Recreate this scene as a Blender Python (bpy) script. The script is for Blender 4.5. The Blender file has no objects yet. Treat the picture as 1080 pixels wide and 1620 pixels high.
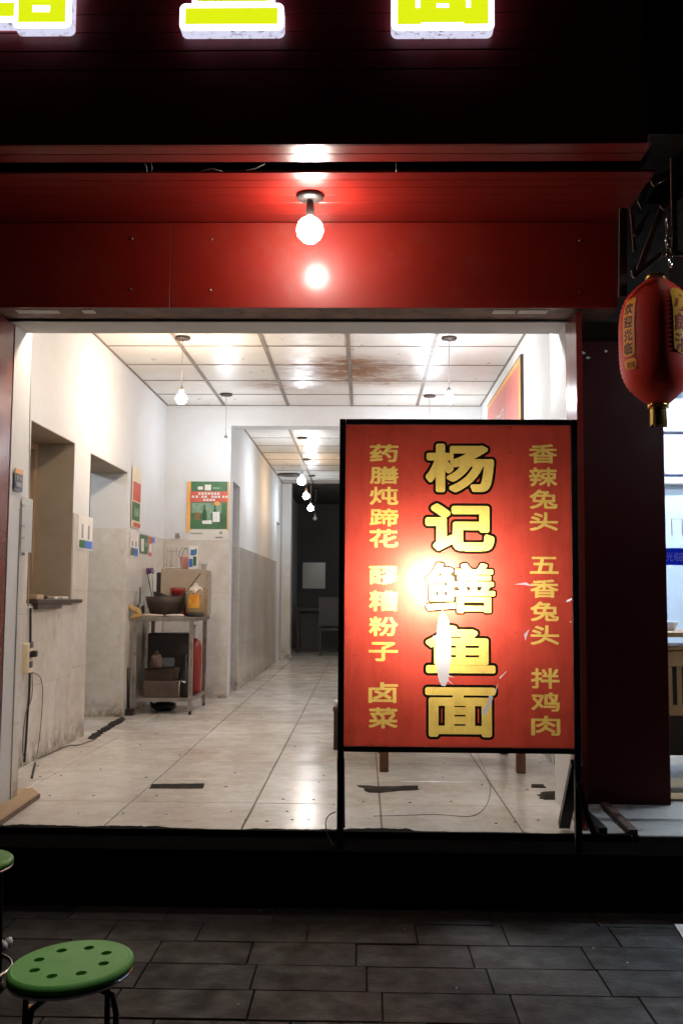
import bpy, math, random
import numpy as np
from mathutils import Vector, Matrix
random.seed(7)
sc = bpy.context.scene
COL = sc.collection
R = math.radians

# ---------------------------------------------------------------- camera
F_PX = 1575.0
YAW, PITCH, ROLL = R(1.30), R(4.83), R(0.42)
CAM = Vector((0, 0, 1.21))
cd = bpy.data.cameras.new('camera')
cd.sensor_fit = 'VERTICAL'
cd.sensor_height = 36.0
cd.lens = F_PX / 1620 * 36.0
cd.clip_start = 0.05
cd.clip_end = 300
cam = bpy.data.objects.new('camera', cd)
COL.objects.link(cam)
CROT = Matrix.Rotation(YAW, 4, 'Z') @ Matrix.Rotation(math.pi / 2 + PITCH, 4, 'X') @ Matrix.Rotation(ROLL, 4, 'Z')
cam.matrix_world = Matrix.Translation(CAM) @ CROT
sc.camera = cam

# ---------------------------------------------------------------- night sky, overhead street light, exposure
w = bpy.data.worlds.new('World')
sc.world = w
w.use_nodes = True
nt = w.node_tree
bg = nt.nodes['Background']
sky = nt.nodes.new('ShaderNodeTexSky')
sky.sky_type = 'NISHITA'
sky.sun_disc = False
sky.sun_elevation = R(79)
sky.sun_rotation = R(160)
nt.links.new(sky.outputs[0], bg.inputs[0])
bg.inputs[1].default_value = 0.0003
sd = bpy.data.lights.new('overhead_light', 'SUN')  # sun lamp standing in for an unseen street lamp overhead
sd.energy = 0.6
sd.angle = R(5)
sd.color = (1.0, .95, .88)
so = bpy.data.objects.new('overhead_light', sd)
so.rotation_euler = (R(-9), R(7), 0)
COL.objects.link(so)
sc.view_settings.view_transform = 'Standard'
sc.view_settings.look = 'None'
sc.view_settings.exposure = 0
sc.view_settings.gamma = 1
sc.view_settings.use_curve_mapping = False
sc.cycles.max_bounces = 9
sc.cycles.diffuse_bounces = 8
sc.cycles.sample_clamp_indirect = 6
sc.cycles.use_denoising = True


def ray(px, py):
    d = Vector(((px - 540) / F_PX, -(py - 810) / F_PX, -1))
    return (CROT.to_3x3() @ d)


def at(px, py, Y=None, X=None, Z=None):
    """the point of the plane X=, Y= or Z= that the photograph shows at a pixel"""
    d = ray(px, py)
    if Y is not None: t = (Y - CAM.y) / d.y
    elif X is not None: t = (X - CAM.x) / d.x
    else: t = (Z - CAM.z) / d.z
    return CAM + d * t

# ---------------------------------------------------------------- materials
def new_mat(name):
    m = bpy.data.materials.new(name)
    m.use_nodes = True
    return m, m.node_tree, m.node_tree.nodes['Principled BSDF']


def ramp(nt, fac, stops):
    r = nt.nodes.new('ShaderNodeValToRGB')
    el = r.color_ramp.elements
    while len(el) < len(stops): el.new(0.5)
    for e, (p, c) in zip(el, stops):
        e.position = p
        e.color = (*c, 1) if len(c) == 3 else c
    nt.links.new(fac, r.inputs[0])
    return r.outputs[0]


def noise(nt, vec, scale, detail=4, rough=.55, stretch=None, dist=0):
    n = nt.nodes.new('ShaderNodeTexNoise')
    n.inputs['Scale'].default_value = scale
    n.inputs['Detail'].default_value = detail
    n.inputs['Roughness'].default_value = rough
    n.inputs['Distortion'].default_value = dist
    if stretch:
        mp = nt.nodes.new('ShaderNodeMapping')
        mp.inputs['Scale'].default_value = stretch
        nt.links.new(vec, mp.inputs[0])
        vec = mp.outputs[0]
    nt.links.new(vec, n.inputs['Vector'])
    return n.outputs['Fac']


def mix(nt, fac, a, b, mode='MIX'):
    m = nt.nodes.new('ShaderNodeMix')
    m.data_type = 'RGBA'
    m.blend_type = mode
    for i, v in ((0, fac), (6, a), (7, b)):
        if isinstance(v, (int, float)): m.inputs[i].default_value = v
        elif isinstance(v, tuple): m.inputs[i].default_value = (*v, 1)
        else: nt.links.new(v, m.inputs[i])
    return m.outputs[2]


def math_(nt, op, a, b=0.0, clamp=False):
    m = nt.nodes.new('ShaderNodeMath')
    m.operation = op
    m.use_clamp = clamp
    for i, v in ((0, a), (1, b)):
        if isinstance(v, (int, float)): m.inputs[i].default_value = v
        else: nt.links.new(v, m.inputs[i])
    return m.outputs[0]


def surf(name, col, col2=None, scale=3.0, rough=.5, rvar=0.0, bump=0.0, bscale=60.0, metal=0.0, coat=0.0, crough=.12,
         dirt=None, dscale=2.0, damt=.5, rnd=0.0, spec=.5, stretch=None, dlow=.5, dsoft=.22, foot=False):
    m, nt, p = new_mat(name)
    g = nt.nodes.new('ShaderNodeNewGeometry').outputs['Position']
    oi = nt.nodes.new('ShaderNodeObjectInfo')
    if rnd:   # each copy gets its own piece of the pattern
        vm = nt.nodes.new('ShaderNodeVectorMath')
        vm.operation = 'SCALE'
        cx = nt.nodes.new('ShaderNodeCombineXYZ')
        for i in range(3): nt.links.new(oi.outputs['Random'], cx.inputs[i])
        nt.links.new(cx.outputs[0], vm.inputs[0])
        vm.inputs['Scale'].default_value = 37.0
        va = nt.nodes.new('ShaderNodeVectorMath')
        nt.links.new(g, va.inputs[0]); nt.links.new(vm.outputs[0], va.inputs[1])
        gv = va.outputs[0]
    else:
        gv = g
    n1 = noise(nt, gv, scale, 6, .6, stretch)
    c = ramp(nt, n1, [(.32, col), (.68, col2 or col)])
    if dirt:
        n2 = math_(nt, 'ADD', math_(nt, 'MULTIPLY', noise(nt, g, dscale, 5, .6, None, .1), .6), math_(nt, 'MULTIPLY', noise(nt, g, dscale * 9, 5, .7), .4))
        f = ramp(nt, n2, [(dlow, (0, 0, 0)), (dlow + dsoft * .8, (damt, damt, damt))])
        c = mix(nt, f, c, dirt)
    if foot:   # grime rubbed into the foot of the wall
        sp = nt.nodes.new('ShaderNodeSeparateXYZ'); nt.links.new(g, sp.inputs[0])
        hgt = math_(nt, 'MULTIPLY', math_(nt, 'SUBTRACT', .42, sp.outputs[2], True), 5.5, True)
        n4 = noise(nt, g, 11, 6, .7)
        ff = math_(nt, 'MULTIPLY', hgt, math_(nt, 'MULTIPLY', math_(nt, 'SUBTRACT', n4, .38, True), 4.0, True), True)
        c = mix(nt, ff, c, (.15, .10, .06))
        n5 = noise(nt, g, 3.1, 7, .75, (1, 1, .5), .3)
        c = mix(nt, ramp(nt, n5, [(.60, (0, 0, 0)), (.74, (.6, .6, .6))]), c, (.30, .20, .12))
    if rnd:
        v = math_(nt, 'MULTIPLY_ADD', oi.outputs['Random'], rnd)
        v.node.inputs[2].default_value = 1 - rnd * .5
        cc = nt.nodes.new('ShaderNodeVectorMath'); cc.operation = 'SCALE'
        nt.links.new(c, cc.inputs[0]); nt.links.new(v, cc.inputs['Scale'])
        c = cc.outputs[0]
    nt.links.new(c, p.inputs['Base Color'])
    p.inputs['Metallic'].default_value = metal
    p.inputs['Coat Weight'].default_value = coat
    p.inputs['Coat Roughness'].default_value = crough
    p.inputs['Specular IOR Level'].default_value = spec
    if rvar:
        n3 = noise(nt, g, scale * 2.3, 5)
        rr = ramp(nt, n3, [(.3, (max(0, rough - rvar),) * 3), (.7, (min(1, rough + rvar),) * 3)])
        nt.links.new(rr, p.inputs['Roughness'])
    else:
        p.inputs['Roughness'].default_value = rough
    if bump:
        b = nt.nodes.new('ShaderNodeBump')
        b.inputs['Strength'].default_value = 1
        b.inputs['Distance'].default_value = bump
        nt.links.new(noise(nt, g, bscale, 6, .6), b.inputs['Height'])
        nt.links.new(b.outputs[0], p.inputs['Normal'])
    return m


def emit(name, col, strength):
    m, nt, p = new_mat(name)
    p.inputs['Base Color'].default_value = (.8, .8, .8, 1)
    p.inputs['Roughness'].default_value = .35
    p.inputs['Emission Color'].default_value = (*col, 1)
    p.inputs['Emission Strength'].default_value = strength
    return m


def vinyl(name, tcol, dcol, scratch=False):
    """backlit printed vinyl: lets light through, scatters some back, glossy film"""
    m, nt, p = new_mat(name)
    nt.nodes.remove(p)
    out = nt.nodes['Material Output']
    tr = nt.nodes.new('ShaderNodeBsdfTranslucent')
    df = nt.nodes.new('ShaderNodeBsdfDiffuse')
    gl = nt.nodes.new('ShaderNodeBsdfGlossy')
    gl.inputs['Roughness'].default_value = .22
    g = nt.nodes.new('ShaderNodeNewGeometry').outputs['Position']
    n = noise(nt, g, 5, 8, .7, None, 1.0)
    n2 = noise(nt, g, 9, 6, .7, (3.2, 1, .35), .4)
    n3 = noise(nt, g, 60, 3, .6)
    f = mix(nt, 1.0, ramp(nt, n, [(.30, (.80, .77, .76)), (.55, (1, 1, 1))]), ramp(nt, n2, [(.30, (.86, .85, .84)), (.55, (1, 1, 1))]), 'MULTIPLY')
    f = mix(nt, 1.0, f, ramp(nt, n3, [(.26, (.45, .4, .38)), (.34, (1, 1, 1))]), 'MULTIPLY')
    tc = mix(nt, 1.0, tcol, f, 'MULTIPLY')
    nt.links.new(tc, tr.inputs['Color'])
    nt.links.new(mix(nt, 1.0, dcol, f, 'MULTIPLY'), df.inputs['Color'])
    ms = nt.nodes.new('ShaderNodeMixShader'); ms.inputs[0].default_value = .45
    nt.links.new(tr.outputs[0], ms.inputs[1]); nt.links.new(df.outputs[0], ms.inputs[2])
    m2 = nt.nodes.new('ShaderNodeMixShader'); m2.inputs[0].default_value = .04
    nt.links.new(ms.outputs[0], m2.inputs[1]); nt.links.new(gl.outputs[0], m2.inputs[2])
    nt.links.new(m2.outputs[0], out.inputs['Surface'])
    return m


M = {}
M['red_panel'] = surf('red_panel', (.23, .0095, .003), (.20, .008, .003), 2, .5, .06, coat=.32, crough=.2, dirt=(.2, .06, .04), dscale=2.2, damt=.4, bump=.0035, bscale=2.4, spec=.35)
M['red_strip'] = surf('red_strip', (.24, .012, .007), (.20, .010, .006), 2, .34, .05, coat=.25, crough=.16, dirt=(.24, .06, .05), dscale=3, damt=.08, bump=.0002, bscale=20)
M['dark_strip'] = surf('dark_strip', (.22, .018, .02), (.17, .013, .015), 4, .38, .1, dirt=(.05, .02, .02), dscale=5, damt=.4, bump=.0002, bscale=20)
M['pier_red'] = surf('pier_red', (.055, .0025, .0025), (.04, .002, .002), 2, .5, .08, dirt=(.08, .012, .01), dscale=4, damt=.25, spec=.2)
M['guide'] = surf('guide', (.20, .03, .02), (.15, .02, .014), 3, .22, .05, dirt=(.1, .03, .02), dscale=5, damt=.2)
M['rust'] = surf('rust', (.20, .11, .075), (.10, .05, .035), 9, .55, .1, bump=.001, bscale=40, dirt=(.05, .02, .015), dscale=6, damt=.8)
M['black'] = surf('black', (.012, .011, .011), (.02, .017, .015), 12, .45, .1, dirt=(.05, .03, .02), dscale=14, damt=.4)
M['screw'] = surf('screw', (.6, .6, .6), None, 9, .35, metal=1)
M['plaster'] = surf('plaster', (.67, .68, .69), (.64, .64, .635), 1.6, .75, .05, bump=.0012, bscale=26, dirt=(.50, .44, .36), dscale=1.2, damt=.35, dlow=.42, dsoft=.4)
M['wall_tile'] = surf('wall_tile', (.68, .66, .625), (.71, .69, .66), 1.6, .22, .0, dlow=.36, dsoft=.42, dirt=(.44, .34, .23), dscale=1.4, damt=.75, foot=True, rnd=.06)
M['grout'] = surf('grout', (.16, .125, .09), (.09, .07, .05), 8, .8)
M['wall_grout'] = surf('wall_grout', (.46, .40, .33), (.40, .34, .28), 8, .7)
M['floor_tile'] = surf('floor_tile', (.76, .74, .70), (.80, .785, .75), 2.2, .20, .07, dirt=(.44, .345, .25), dscale=1.6, damt=.9, rnd=.08, bump=.0003, bscale=7, stretch=(1, 1.6, 1), dlow=.36, dsoft=.42)
M['slab_tile'] = surf('slab_tile', (.46, .44, .41), (.54, .52, .49), 3, .35, .1, dirt=(.2, .16, .12), dscale=4, damt=.6, rnd=.2)
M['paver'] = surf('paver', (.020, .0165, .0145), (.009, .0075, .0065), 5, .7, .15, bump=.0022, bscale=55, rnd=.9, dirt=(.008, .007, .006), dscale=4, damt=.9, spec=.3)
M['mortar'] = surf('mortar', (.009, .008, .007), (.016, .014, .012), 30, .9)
M['asphalt'] = surf('asphalt', (.03, .028, .027), (.045, .042, .04), 20, .85, bump=.003, bscale=120)
M['tape'] = surf('tape', (.022, .019, .017), (.035, .03, .026), 25, .95, dirt=(.2, .16, .12), dscale=14, damt=.5, spec=.05)
M['ledge_black'] = surf('ledge_black', (.004, .0035, .0035), (.0055, .005, .0045), 9, 1.0, bump=.003, bscale=30, spec=.0)  # plain near-black of the step ledge, no gloss
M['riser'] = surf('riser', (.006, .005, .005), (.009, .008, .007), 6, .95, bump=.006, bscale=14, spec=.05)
M['t_bar'] = surf('t_bar', (.16, .12, .095), (.24, .19, .15), 10, .5)
M['wood'] = surf('wood', (.12, .045, .02), (.07, .026, .012), 9, .4, .1, stretch=(1, 1, .2))
M['light_wood'] = surf('light_wood', (.50, .26, .10), (.38, .18, .07), 12, .35, .1, stretch=(1, 1, .15))
M['board'] = surf('board', (.50, .36, .22), (.40, .27, .15), 9, .6, stretch=(1, .2, 1))
M['steel'] = surf('steel', (.42, .39, .35), (.30, .27, .24), 9, .38, .12, metal=.85, dirt=(.14, .1, .07), dscale=7, damt=.7)
M['chrome'] = surf('chrome', (.8, .8, .8), None, 9, .12, metal=1)
M['gold'] = surf('gold', (.75, .52, .18), (.6, .4, .12), 9, .22, metal=1)
M['green'] = surf('green', (.18, .50, .12), (.15, .45, .10), 3, .5, .08, dirt=(.07, .28, .03), dscale=30, damt=.3, spec=.25)
M['dark_green'] = surf('dark_green', (.03, .10, .025), None, 3, .5)
M['lantern'] = surf('lantern', (.70, .035, .016), (.60, .026, .012), 8, .55, .1, bump=.0006, bscale=90)
M['orange'] = surf('orange', (.95, .38, .012), (.90, .33, .01), 20, .5)
M['brown_ink'] = surf('brown_ink', (.16, .035, .01), None, 9, .6)
M['red_ink'] = surf('red_ink', (.40, .02, .012), None, 9, .6)
M['gold_print'] = surf('gold_print', (.85, .46, .06), (.75, .38, .05), 12, .35)
M['white'] = surf('white', (.78, .78, .77), None, 5, .5)
M['back_white'] = surf('back_white', (.5, .5, .5), None, 5, .6)
M['box_grey'] = surf('box_grey', (.12, .117, .115), None, 5, .6)
M['paper'] = surf('paper', (.72, .69, .64), (.66, .62, .56), 8, .6)
M['cream'] = surf('cream', (.70, .57, .38), (.74, .64, .48), 8, .6)
M['red_paper'] = surf('red_paper', (.52, .08, .05), (.58, .13, .09), 8, .5)
M['green_paper'] = surf('green_paper', (.022, .10, .038), (.05, .17, .07), 9, .4)
M['pale_green'] = surf('pale_green', (.12, .25, .16), (.25, .38, .28), 30, .4)
M['blue_paper'] = surf('blue_paper', (.05, .15, .55), None, 8, .5)
M['dark_grey'] = surf('dark_grey', (.06, .065, .08), None, 8, .5)
M['grey_print'] = surf('grey_print', (.28, .28, .30), None, 8, .6)
M['orange_paper'] = surf('orange_paper', (.75, .33, .07), (.8, .42, .12), 8, .5)
M['pink_paper'] = surf('pink_paper', (.52, .07, .055), (.56, .13, .10), 5, .3)
M['bottle_green'] = surf('bottle_green', (.02, .10, .035), None, 8, .25)
M['dark_brown'] = surf('dark_brown', (.05, .028, .018), (.03, .018, .012), 12, .5)
M['cardboard'] = surf('cardboard', (.34, .25, .17), (.28, .2, .13), 9, .7)
M['dark_card'] = surf('dark_card', (.12, .075, .045), (.07, .045, .05), 14, .7)
M['tan_metal'] = surf('tan_metal', (.42, .35, .27), (.36, .3, .23), 6, .45, .1)
M['red_plastic'] = surf('red_plastic', (.27, .022, .016), None, 4, .3)
M['pink_plastic'] = surf('pink_plastic', (.62, .30, .27), None, 4, .4)
M['amber'] = surf('amber', (.30, .22, .12), (.22, .14, .06), 12, .12)
M['yellow_label'] = surf('yellow_label', (.72, .45, .04), (.6, .15, .02), 30, .4)
M['towel'] = surf('towel', (.50, .33, .14), (.40, .25, .09), 40, .9, bump=.004, bscale=120)
M['cloth'] = surf('cloth', (.62, .55, .48), (.5, .42, .35), 30, .9, bump=.003, bscale=80)
M['purple'] = surf('purple', (.10, .04, .12), (.18, .08, .2), 40, .7)
M['shaded_reveal'] = surf('shaded_reveal', (.36, .29, .21), (.30, .24, .17), 2, .6, .05, dirt=(.2, .15, .1), dscale=2, damt=.5)
M['window_frame'] = surf('window_frame', (.42, .26, .16), None, 8, .5)
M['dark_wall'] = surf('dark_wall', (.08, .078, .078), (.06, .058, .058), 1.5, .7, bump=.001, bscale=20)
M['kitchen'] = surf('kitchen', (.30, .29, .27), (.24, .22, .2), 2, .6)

M['neighbour_wall'] = surf('neighbour_wall', (.58, .66, .76), (.52, .6, .72), 1.2, .5)
M['lilac'] = surf('lilac', (.48, .47, .70), (.55, .56, .76), 3, .5)
M['tan_floor'] = surf('tan_floor', (.50, .34, .19), (.56, .40, .24), 3, .2, .05)
M['cable'] = surf('cable', (.012, .012, .012), None, 5, .5)
M['pale_cable'] = surf('pale_cable', (.35, .31, .27), None, 5, .5)
M['sleeve'] = surf('sleeve', (.55, .55, .53), None, 5, .25)
M['rag'] = surf('rag', (.16, .13, .12), (.09, .08, .08), 20, .9)
M['vinyl_red'] = vinyl('vinyl_red', (.50, .058, .032), (.28, .016, .005))
M['vinyl_yellow'] = vinyl('vinyl_yellow', (.78, .53, .11), (.62, .42, .07))
M['vinyl_black'] = vinyl('vinyl_black', (.012, .007, .003), (.010, .007, .004))
M['band_blue'] = vinyl('band_blue', (.03, .12, .75), (.03, .08, .5))
M['band_white'] = vinyl('band_white', (.8, .85, .9), (.8, .8, .8))
M['bulb_cool'] = emit('bulb_cool', (.86, .93, 1.0), 600)
M['bulb_warm'] = emit('bulb_warm', (1.0, .80, .60), 600)
M['bulb_corr'] = emit('bulb_corr', (.84, .92, 1.0), 260)
M['bulb_corr_warm'] = emit('bulb_corr_warm', (1.0, .64, .32), 200)
M['bulb_out'] = emit('bulb_out', (1.0, .90, .80), 140)
M['bulb_box'] = emit('bulb_box', (.94, .96, 1.0), 1700)
M['bulb_off'] = surf('bulb_off', (.6, .6, .6), None, 5, .2)
M['bulb_next'] = emit('bulb_next', (.86, .92, 1.0), 190)
M['tube'] = emit('tube', (.80, .90, 1.0), 420)
M['letter_face'] = emit('letter_face', (.76, .88, .004), 1.0)
M['letter_return'] = emit('letter_return', (.70, .70, .90), .9)
_n = M['letter_return'].node_tree
_g = _n.nodes.new('ShaderNodeNewGeometry').outputs['Position']
_n.links.new(ramp(_n, noise(_n, _g, 38, 6, .75), [(.34, (.05, .05, .05)), (.46, (1, 1, 1))]), _n.nodes['Principled BSDF'].inputs['Emission Strength'])
M['letter_rim'] = emit('letter_rim', (.92, .82, 1.0), 2.9)


def glass_mat():
    m, nt, p = new_mat('door_glass')
    nt.nodes.remove(p)
    t = nt.nodes.new('ShaderNodeBsdfTransparent'); t.inputs[0].default_value = (.93, .96, .98, 1)
    g = nt.nodes.new('ShaderNodeBsdfGlossy'); g.inputs['Roughness'].default_value = .03
    x = nt.nodes.new('ShaderNodeMixShader')
    x.inputs[0].default_value = .05; nt.links.new(t.outputs[0], x.inputs[1]); nt.links.new(g.outputs[0], x.inputs[2])
    nt.links.new(x.outputs[0], nt.nodes['Material Output'].inputs['Surface'])
    return m
M['glass'] = glass_mat()


def ceiling_mat():
    m = surf('ceiling_tile', (.66, .62, .57), (.72, .69, .65), 3, .36, .1, bump=.0008, bscale=24, rnd=.06, dirt=(.5, .42, .33), dscale=1.5, damt=.35)
    nt = m.node_tree
    p = nt.nodes['Principled BSDF']
    src = p.inputs['Base Color'].links[0].from_socket
    g = nt.nodes.new('ShaderNodeNewGeometry').outputs['Position']
    s = nt.nodes.new('ShaderNodeSeparateXYZ'); nt.links.new(g, s.inputs[0])
    tot = None   # brown water stains, two spreading patches
    for cx, cy, rx, ry, k in ((-.18, 7.95, .62, .55, 1.0), (.10, 8.35, .75, .35, .55), (-.75, 8.55, .45, .3, .55)):
        a = math_(nt, 'DIVIDE', math_(nt, 'SUBTRACT', s.outputs[0], cx), rx)
        b = math_(nt, 'DIVIDE', math_(nt, 'SUBTRACT', s.outputs[1], cy), ry)
        d = math_(nt, 'SQRT', math_(nt, 'ADD', math_(nt, 'MULTIPLY', a, a), math_(nt, 'MULTIPLY', b, b)))
        v = math_(nt, 'MULTIPLY', math_(nt, 'SUBTRACT', 1.0, d, True), k)
        tot = v if tot is None else math_(nt, 'MAXIMUM', tot, v)
    n = noise(nt, g, 6.5, 9, .72, (1, 1.6, 1), .8)
    f = math_(nt, 'MULTIPLY', tot, math_(nt, 'MULTIPLY', math_(nt, 'SUBTRACT', n, .33, True), 8.5), True)
    c = mix(nt, f, src, (.27, .125, .05))
    nt.links.new(c, p.inputs['Base Color'])
    return m
M['ceiling_tile'] = ceiling_mat()

# ---------------------------------------------------------------- objects
def tag(o, label=None, cat=None, group=None, kind=None):
    if label: o['label'] = label
    if cat: o['category'] = cat
    if group: o['group'] = group
    if kind: o['kind'] = kind
    return o


def thing(name, loc, label, cat, group=None):
    o = bpy.data.objects.new(name, None)
    o.empty_display_size = .1
    o.location = loc
    COL.objects.link(o)
    return tag(o, label, cat, group)


def world_loc(o):
    v = Vector(o.location)
    while o.parent:
        o = o.parent
        v += Vector(o.location)
    return v


def link_mesh(name, me, m, parent=None, loc=None):
    """me in world coordinates; origin moved to loc or to the parent's place"""
    base = world_loc(parent) if parent else Vector((0, 0, 0))
    org = Vector(loc) if loc is not None else base
    me.transform(Matrix.Translation(-org))
    if m: me.materials.append(M[m] if isinstance(m, str) else m)
    o = bpy.data.objects.new(name, me)
    COL.objects.link(o)
    if parent: o.parent = parent
    o.location = org - base
    return o


class MB:
    def __init__(s): s.v = []; s.f = []; s.sm = []
    def add(s, vs, fs, smooth=False):
        k = len(s.v)
        s.v += [tuple(a) for a in vs]
        s.f += [tuple(i + k for i in f) for f in fs]
        s.sm += [smooth] * len(fs)
        return s
    def box(s, x0, x1, y0, y1, z0, z1, ch=0.0):
        if x0 > x1: x0, x1 = x1, x0
        if y0 > y1: y0, y1 = y1, y0
        if z0 > z1: z0, z1 = z1, z0
        if ch <= 0:
            v = [(x, y, z) for z in (z0, z1) for y in (y0, y1) for x in (x0, x1)]
            return s.add(v, [(0, 2, 3, 1), (4, 5, 7, 6), (0, 1, 5, 4), (2, 6, 7, 3), (0, 4, 6, 2), (1, 3, 7, 5)])
        import bmesh
        bm = bmesh.new()
        bmesh.ops.create_cube(bm, size=1)
        bmesh.ops.scale(bm, vec=(x1 - x0, y1 - y0, z1 - z0), verts=bm.verts)
        bmesh.ops.translate(bm, vec=((x0 + x1) / 2, (y0 + y1) / 2, (z0 + z1) / 2), verts=bm.verts)
        bmesh.ops.bevel(bm, geom=bm.edges[:], offset=ch, segments=1, affect='EDGES')
        bm.verts.index_update()
        s.add([v.co[:] for v in bm.verts], [[v.index for v in f.verts] for f in bm.faces])
        bm.free()
        return s
    def quad(s, a, b, c, d): return s.add([a, b, c, d], [(0, 1, 2, 3)])
    def prism(s, pts, z0, z1):
        n = len(pts)
        v = [(x, y, z0) for x, y in pts] + [(x, y, z1) for x, y in pts]
        f = [tuple(range(n))[::-1], tuple(range(n, 2 * n))] + [(i, (i + 1) % n, n + (i + 1) % n, n + i) for i in range(n)]
        return s.add(v, f)
    def tube(s, path, r, seg=8, closed=False):
        P = [Vector(p) for p in path]
        n = len(P)
        rr = r if isinstance(r, (list, tuple)) else [r] * n
        vs = []
        up = None
        for i in range(n):
            if closed: t = (P[(i + 1) % n] - P[i - 1])
            else: t = P[min(i + 1, n - 1)] - P[max(i - 1, 0)]
            t.normalize()
            if up is None:
                up = Vector((0, 0, 1)) if abs(t.z) < .9 else Vector((1, 0, 0))
            a = t.cross(up).normalized(); b = a.cross(t).normalized(); up = b
            for k in range(seg):
                q = 2 * math.pi * k / seg
                vs.append(P[i] + (a * math.cos(q) + b * math.sin(q)) * rr[i])
        fs = []
        for i in range(n if closed else n - 1):
            for k in range(seg):
                j = (i + 1) % n
                fs.append((i * seg + k, i * seg + (k + 1) % seg, j * seg + (k + 1) % seg, j * seg + k))
        if not closed:
            fs += [tuple(range(seg))[::-1], tuple((n - 1) * seg + k for k in range(seg))]
        return s.add(vs, fs, True)
    def bar(s, a, b, w, h, up=(0, 0, 1)):
        a, b, up = Vector(a), Vector(b), Vector(up)
        t = (b - a).normalized()
        x = t.cross(up).normalized() * w / 2
        y = x.cross(t).normalized() * h / 2
        v = [p + sx * x + sy * y for p in (a, b) for sx, sy in ((-1, -1), (1, -1), (1, 1), (-1, 1))]
        return s.add(v, [(0, 1, 2, 3), (7, 6, 5, 4), (0, 4, 5, 1), (1, 5, 6, 2), (2, 6, 7, 3), (3, 7, 4, 0)])
    def lathe(s, c, prof, seg=24, smooth=True):
        c = Vector(c)
        vs = []
        for r, z in prof:
            for k in range(seg):
                q = 2 * math.pi * k / seg
                vs.append(c + Vector((r * math.cos(q), r * math.sin(q), z)))
        n = len(prof)
        fs = [(i * seg + k, i * seg + (k + 1) % seg, (i + 1) * seg + (k + 1) % seg, (i + 1) * seg + k)
              for i in range(n - 1) for k in range(seg)]
        if prof[0][0] > 1e-5: fs.append(tuple(range(seg))[::-1])
        if prof[-1][0] > 1e-5: fs.append(tuple((n - 1) * seg + k for k in range(seg)))
        return s.add(vs, fs, smooth)
    def build(s, name, m, parent=None, loc=None, wob=0):
        me = bpy.data.meshes.new(name)
        me.from_pydata(s.v, [], s.f)
        me.update()
        me.polygons.foreach_set('use_smooth', s.sm)
        return link_mesh(name, me, m, parent, loc)


def sphere(mb, c, r, seg=20, rings=10, sz=1.0):
    return mb.lathe(c, [(max(1e-6, r * math.sin(math.pi * i / rings)), -r * sz * math.cos(math.pi * i / rings)) for i in range(rings + 1)], seg)


def structure(o, label, cat='setting'):
    o['kind'] = 'structure'
    o['label'] = label
    return o


def copies(name, me, m, parent, locs, kindrot=None):
    """alike pieces sharing one mesh"""
    if m and not me.materials: me.materials.append(M[m])
    out = []
    base = world_loc(parent)
    for L in locs:
        o = bpy.data.objects.new(name, me)
        COL.objects.link(o)
        o.parent = parent
        o.location = Vector(L) - base
        if kindrot: o.rotation_euler = kindrot()
        out.append(o)
    return out


def mesh_of(mb, name):
    me = bpy.data.meshes.new(name)
    me.from_pydata(mb.v, [], mb.f)
    me.update()
    me.polygons.foreach_set('use_smooth', mb.sm)
    return me

# ---------------------------------------------------------------- print: outlines of glyphs and shapes
_tmp = None
def glyph_tris(ch):
    c = bpy.data.curves.new('glyph', 'FONT')
    c.body = ch
    c.resolution_u = 6
    o = bpy.data.objects.new('glyph', c)
    COL.objects.link(o)
    bpy.context.view_layer.update()
    me = o.to_mesh()
    me.calc_loop_triangles()
    v = np.array([x.co[:2] for x in me.vertices])
    t = np.array([x.vertices[:] for x in me.loop_triangles])
    o.to_mesh_clear()
    bpy.data.objects.remove(o)
    bpy.data.curves.remove(c)
    return v, t


def fill_poly(mask, pts, val=True):
    """even-odd fill of one polygon, pts in cell units (x right, y up)"""
    H, W = mask.shape
    p = np.asarray(pts, float)
    y0, y1 = max(0, int(p[:, 1].min()) - 1), min(H - 1, int(p[:, 1].max()) + 1)
    for j in range(y0, y1 + 1):
        xs = []
        for a, b in zip(p, np.roll(p, -1, 0)):
            if (a[1] <= j) != (b[1] <= j):
                xs.append(a[0] + (j - a[1]) / (b[1] - a[1]) * (b[0] - a[0]))
        xs.sort()
        for k in range(0, len(xs) - 1, 2):
            mask[j, max(0, int(math.ceil(xs[k]))):max(0, int(math.floor(xs[k + 1])) + 1)] = val


def sdf(mask, rad):
    """signed distance in cells within rad, positive inside"""
    def dist(m):
        H, W = m.shape
        d1 = np.where(m, 0.0, 1e3)
        P = np.pad(d1, ((0, 0), (rad, rad)), constant_values=1e3)
        for dx in range(-rad, rad + 1):
            np.minimum(d1, P[:, rad + dx:rad + dx + W] + abs(dx), out=d1)
        q = d1 ** 2
        P = np.pad(q, ((rad, rad), (0, 0)), constant_values=1e6)
        for dy in range(-rad, rad + 1):
            np.minimum(q, P[rad + dy:rad + dy + H] + dy * dy, out=q)
        return np.minimum(np.sqrt(q), rad)
    return dist(~mask) - dist(mask)


def glyph_field(ch, w, h, rad=8, pad=12):
    """signed distance field of one character stretched to w x h cells, padded"""
    v, t = glyph_tris(ch)
    lo, hi = v.min(0), v.max(0)
    q = (v - lo) / (hi - lo) * [w - 1, h - 1] + pad
    m = np.zeros((int(h + 2 * pad), int(w + 2 * pad)), bool)
    for tri in t: fill_poly(m, q[tri])
    return sdf(m, rad)


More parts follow.
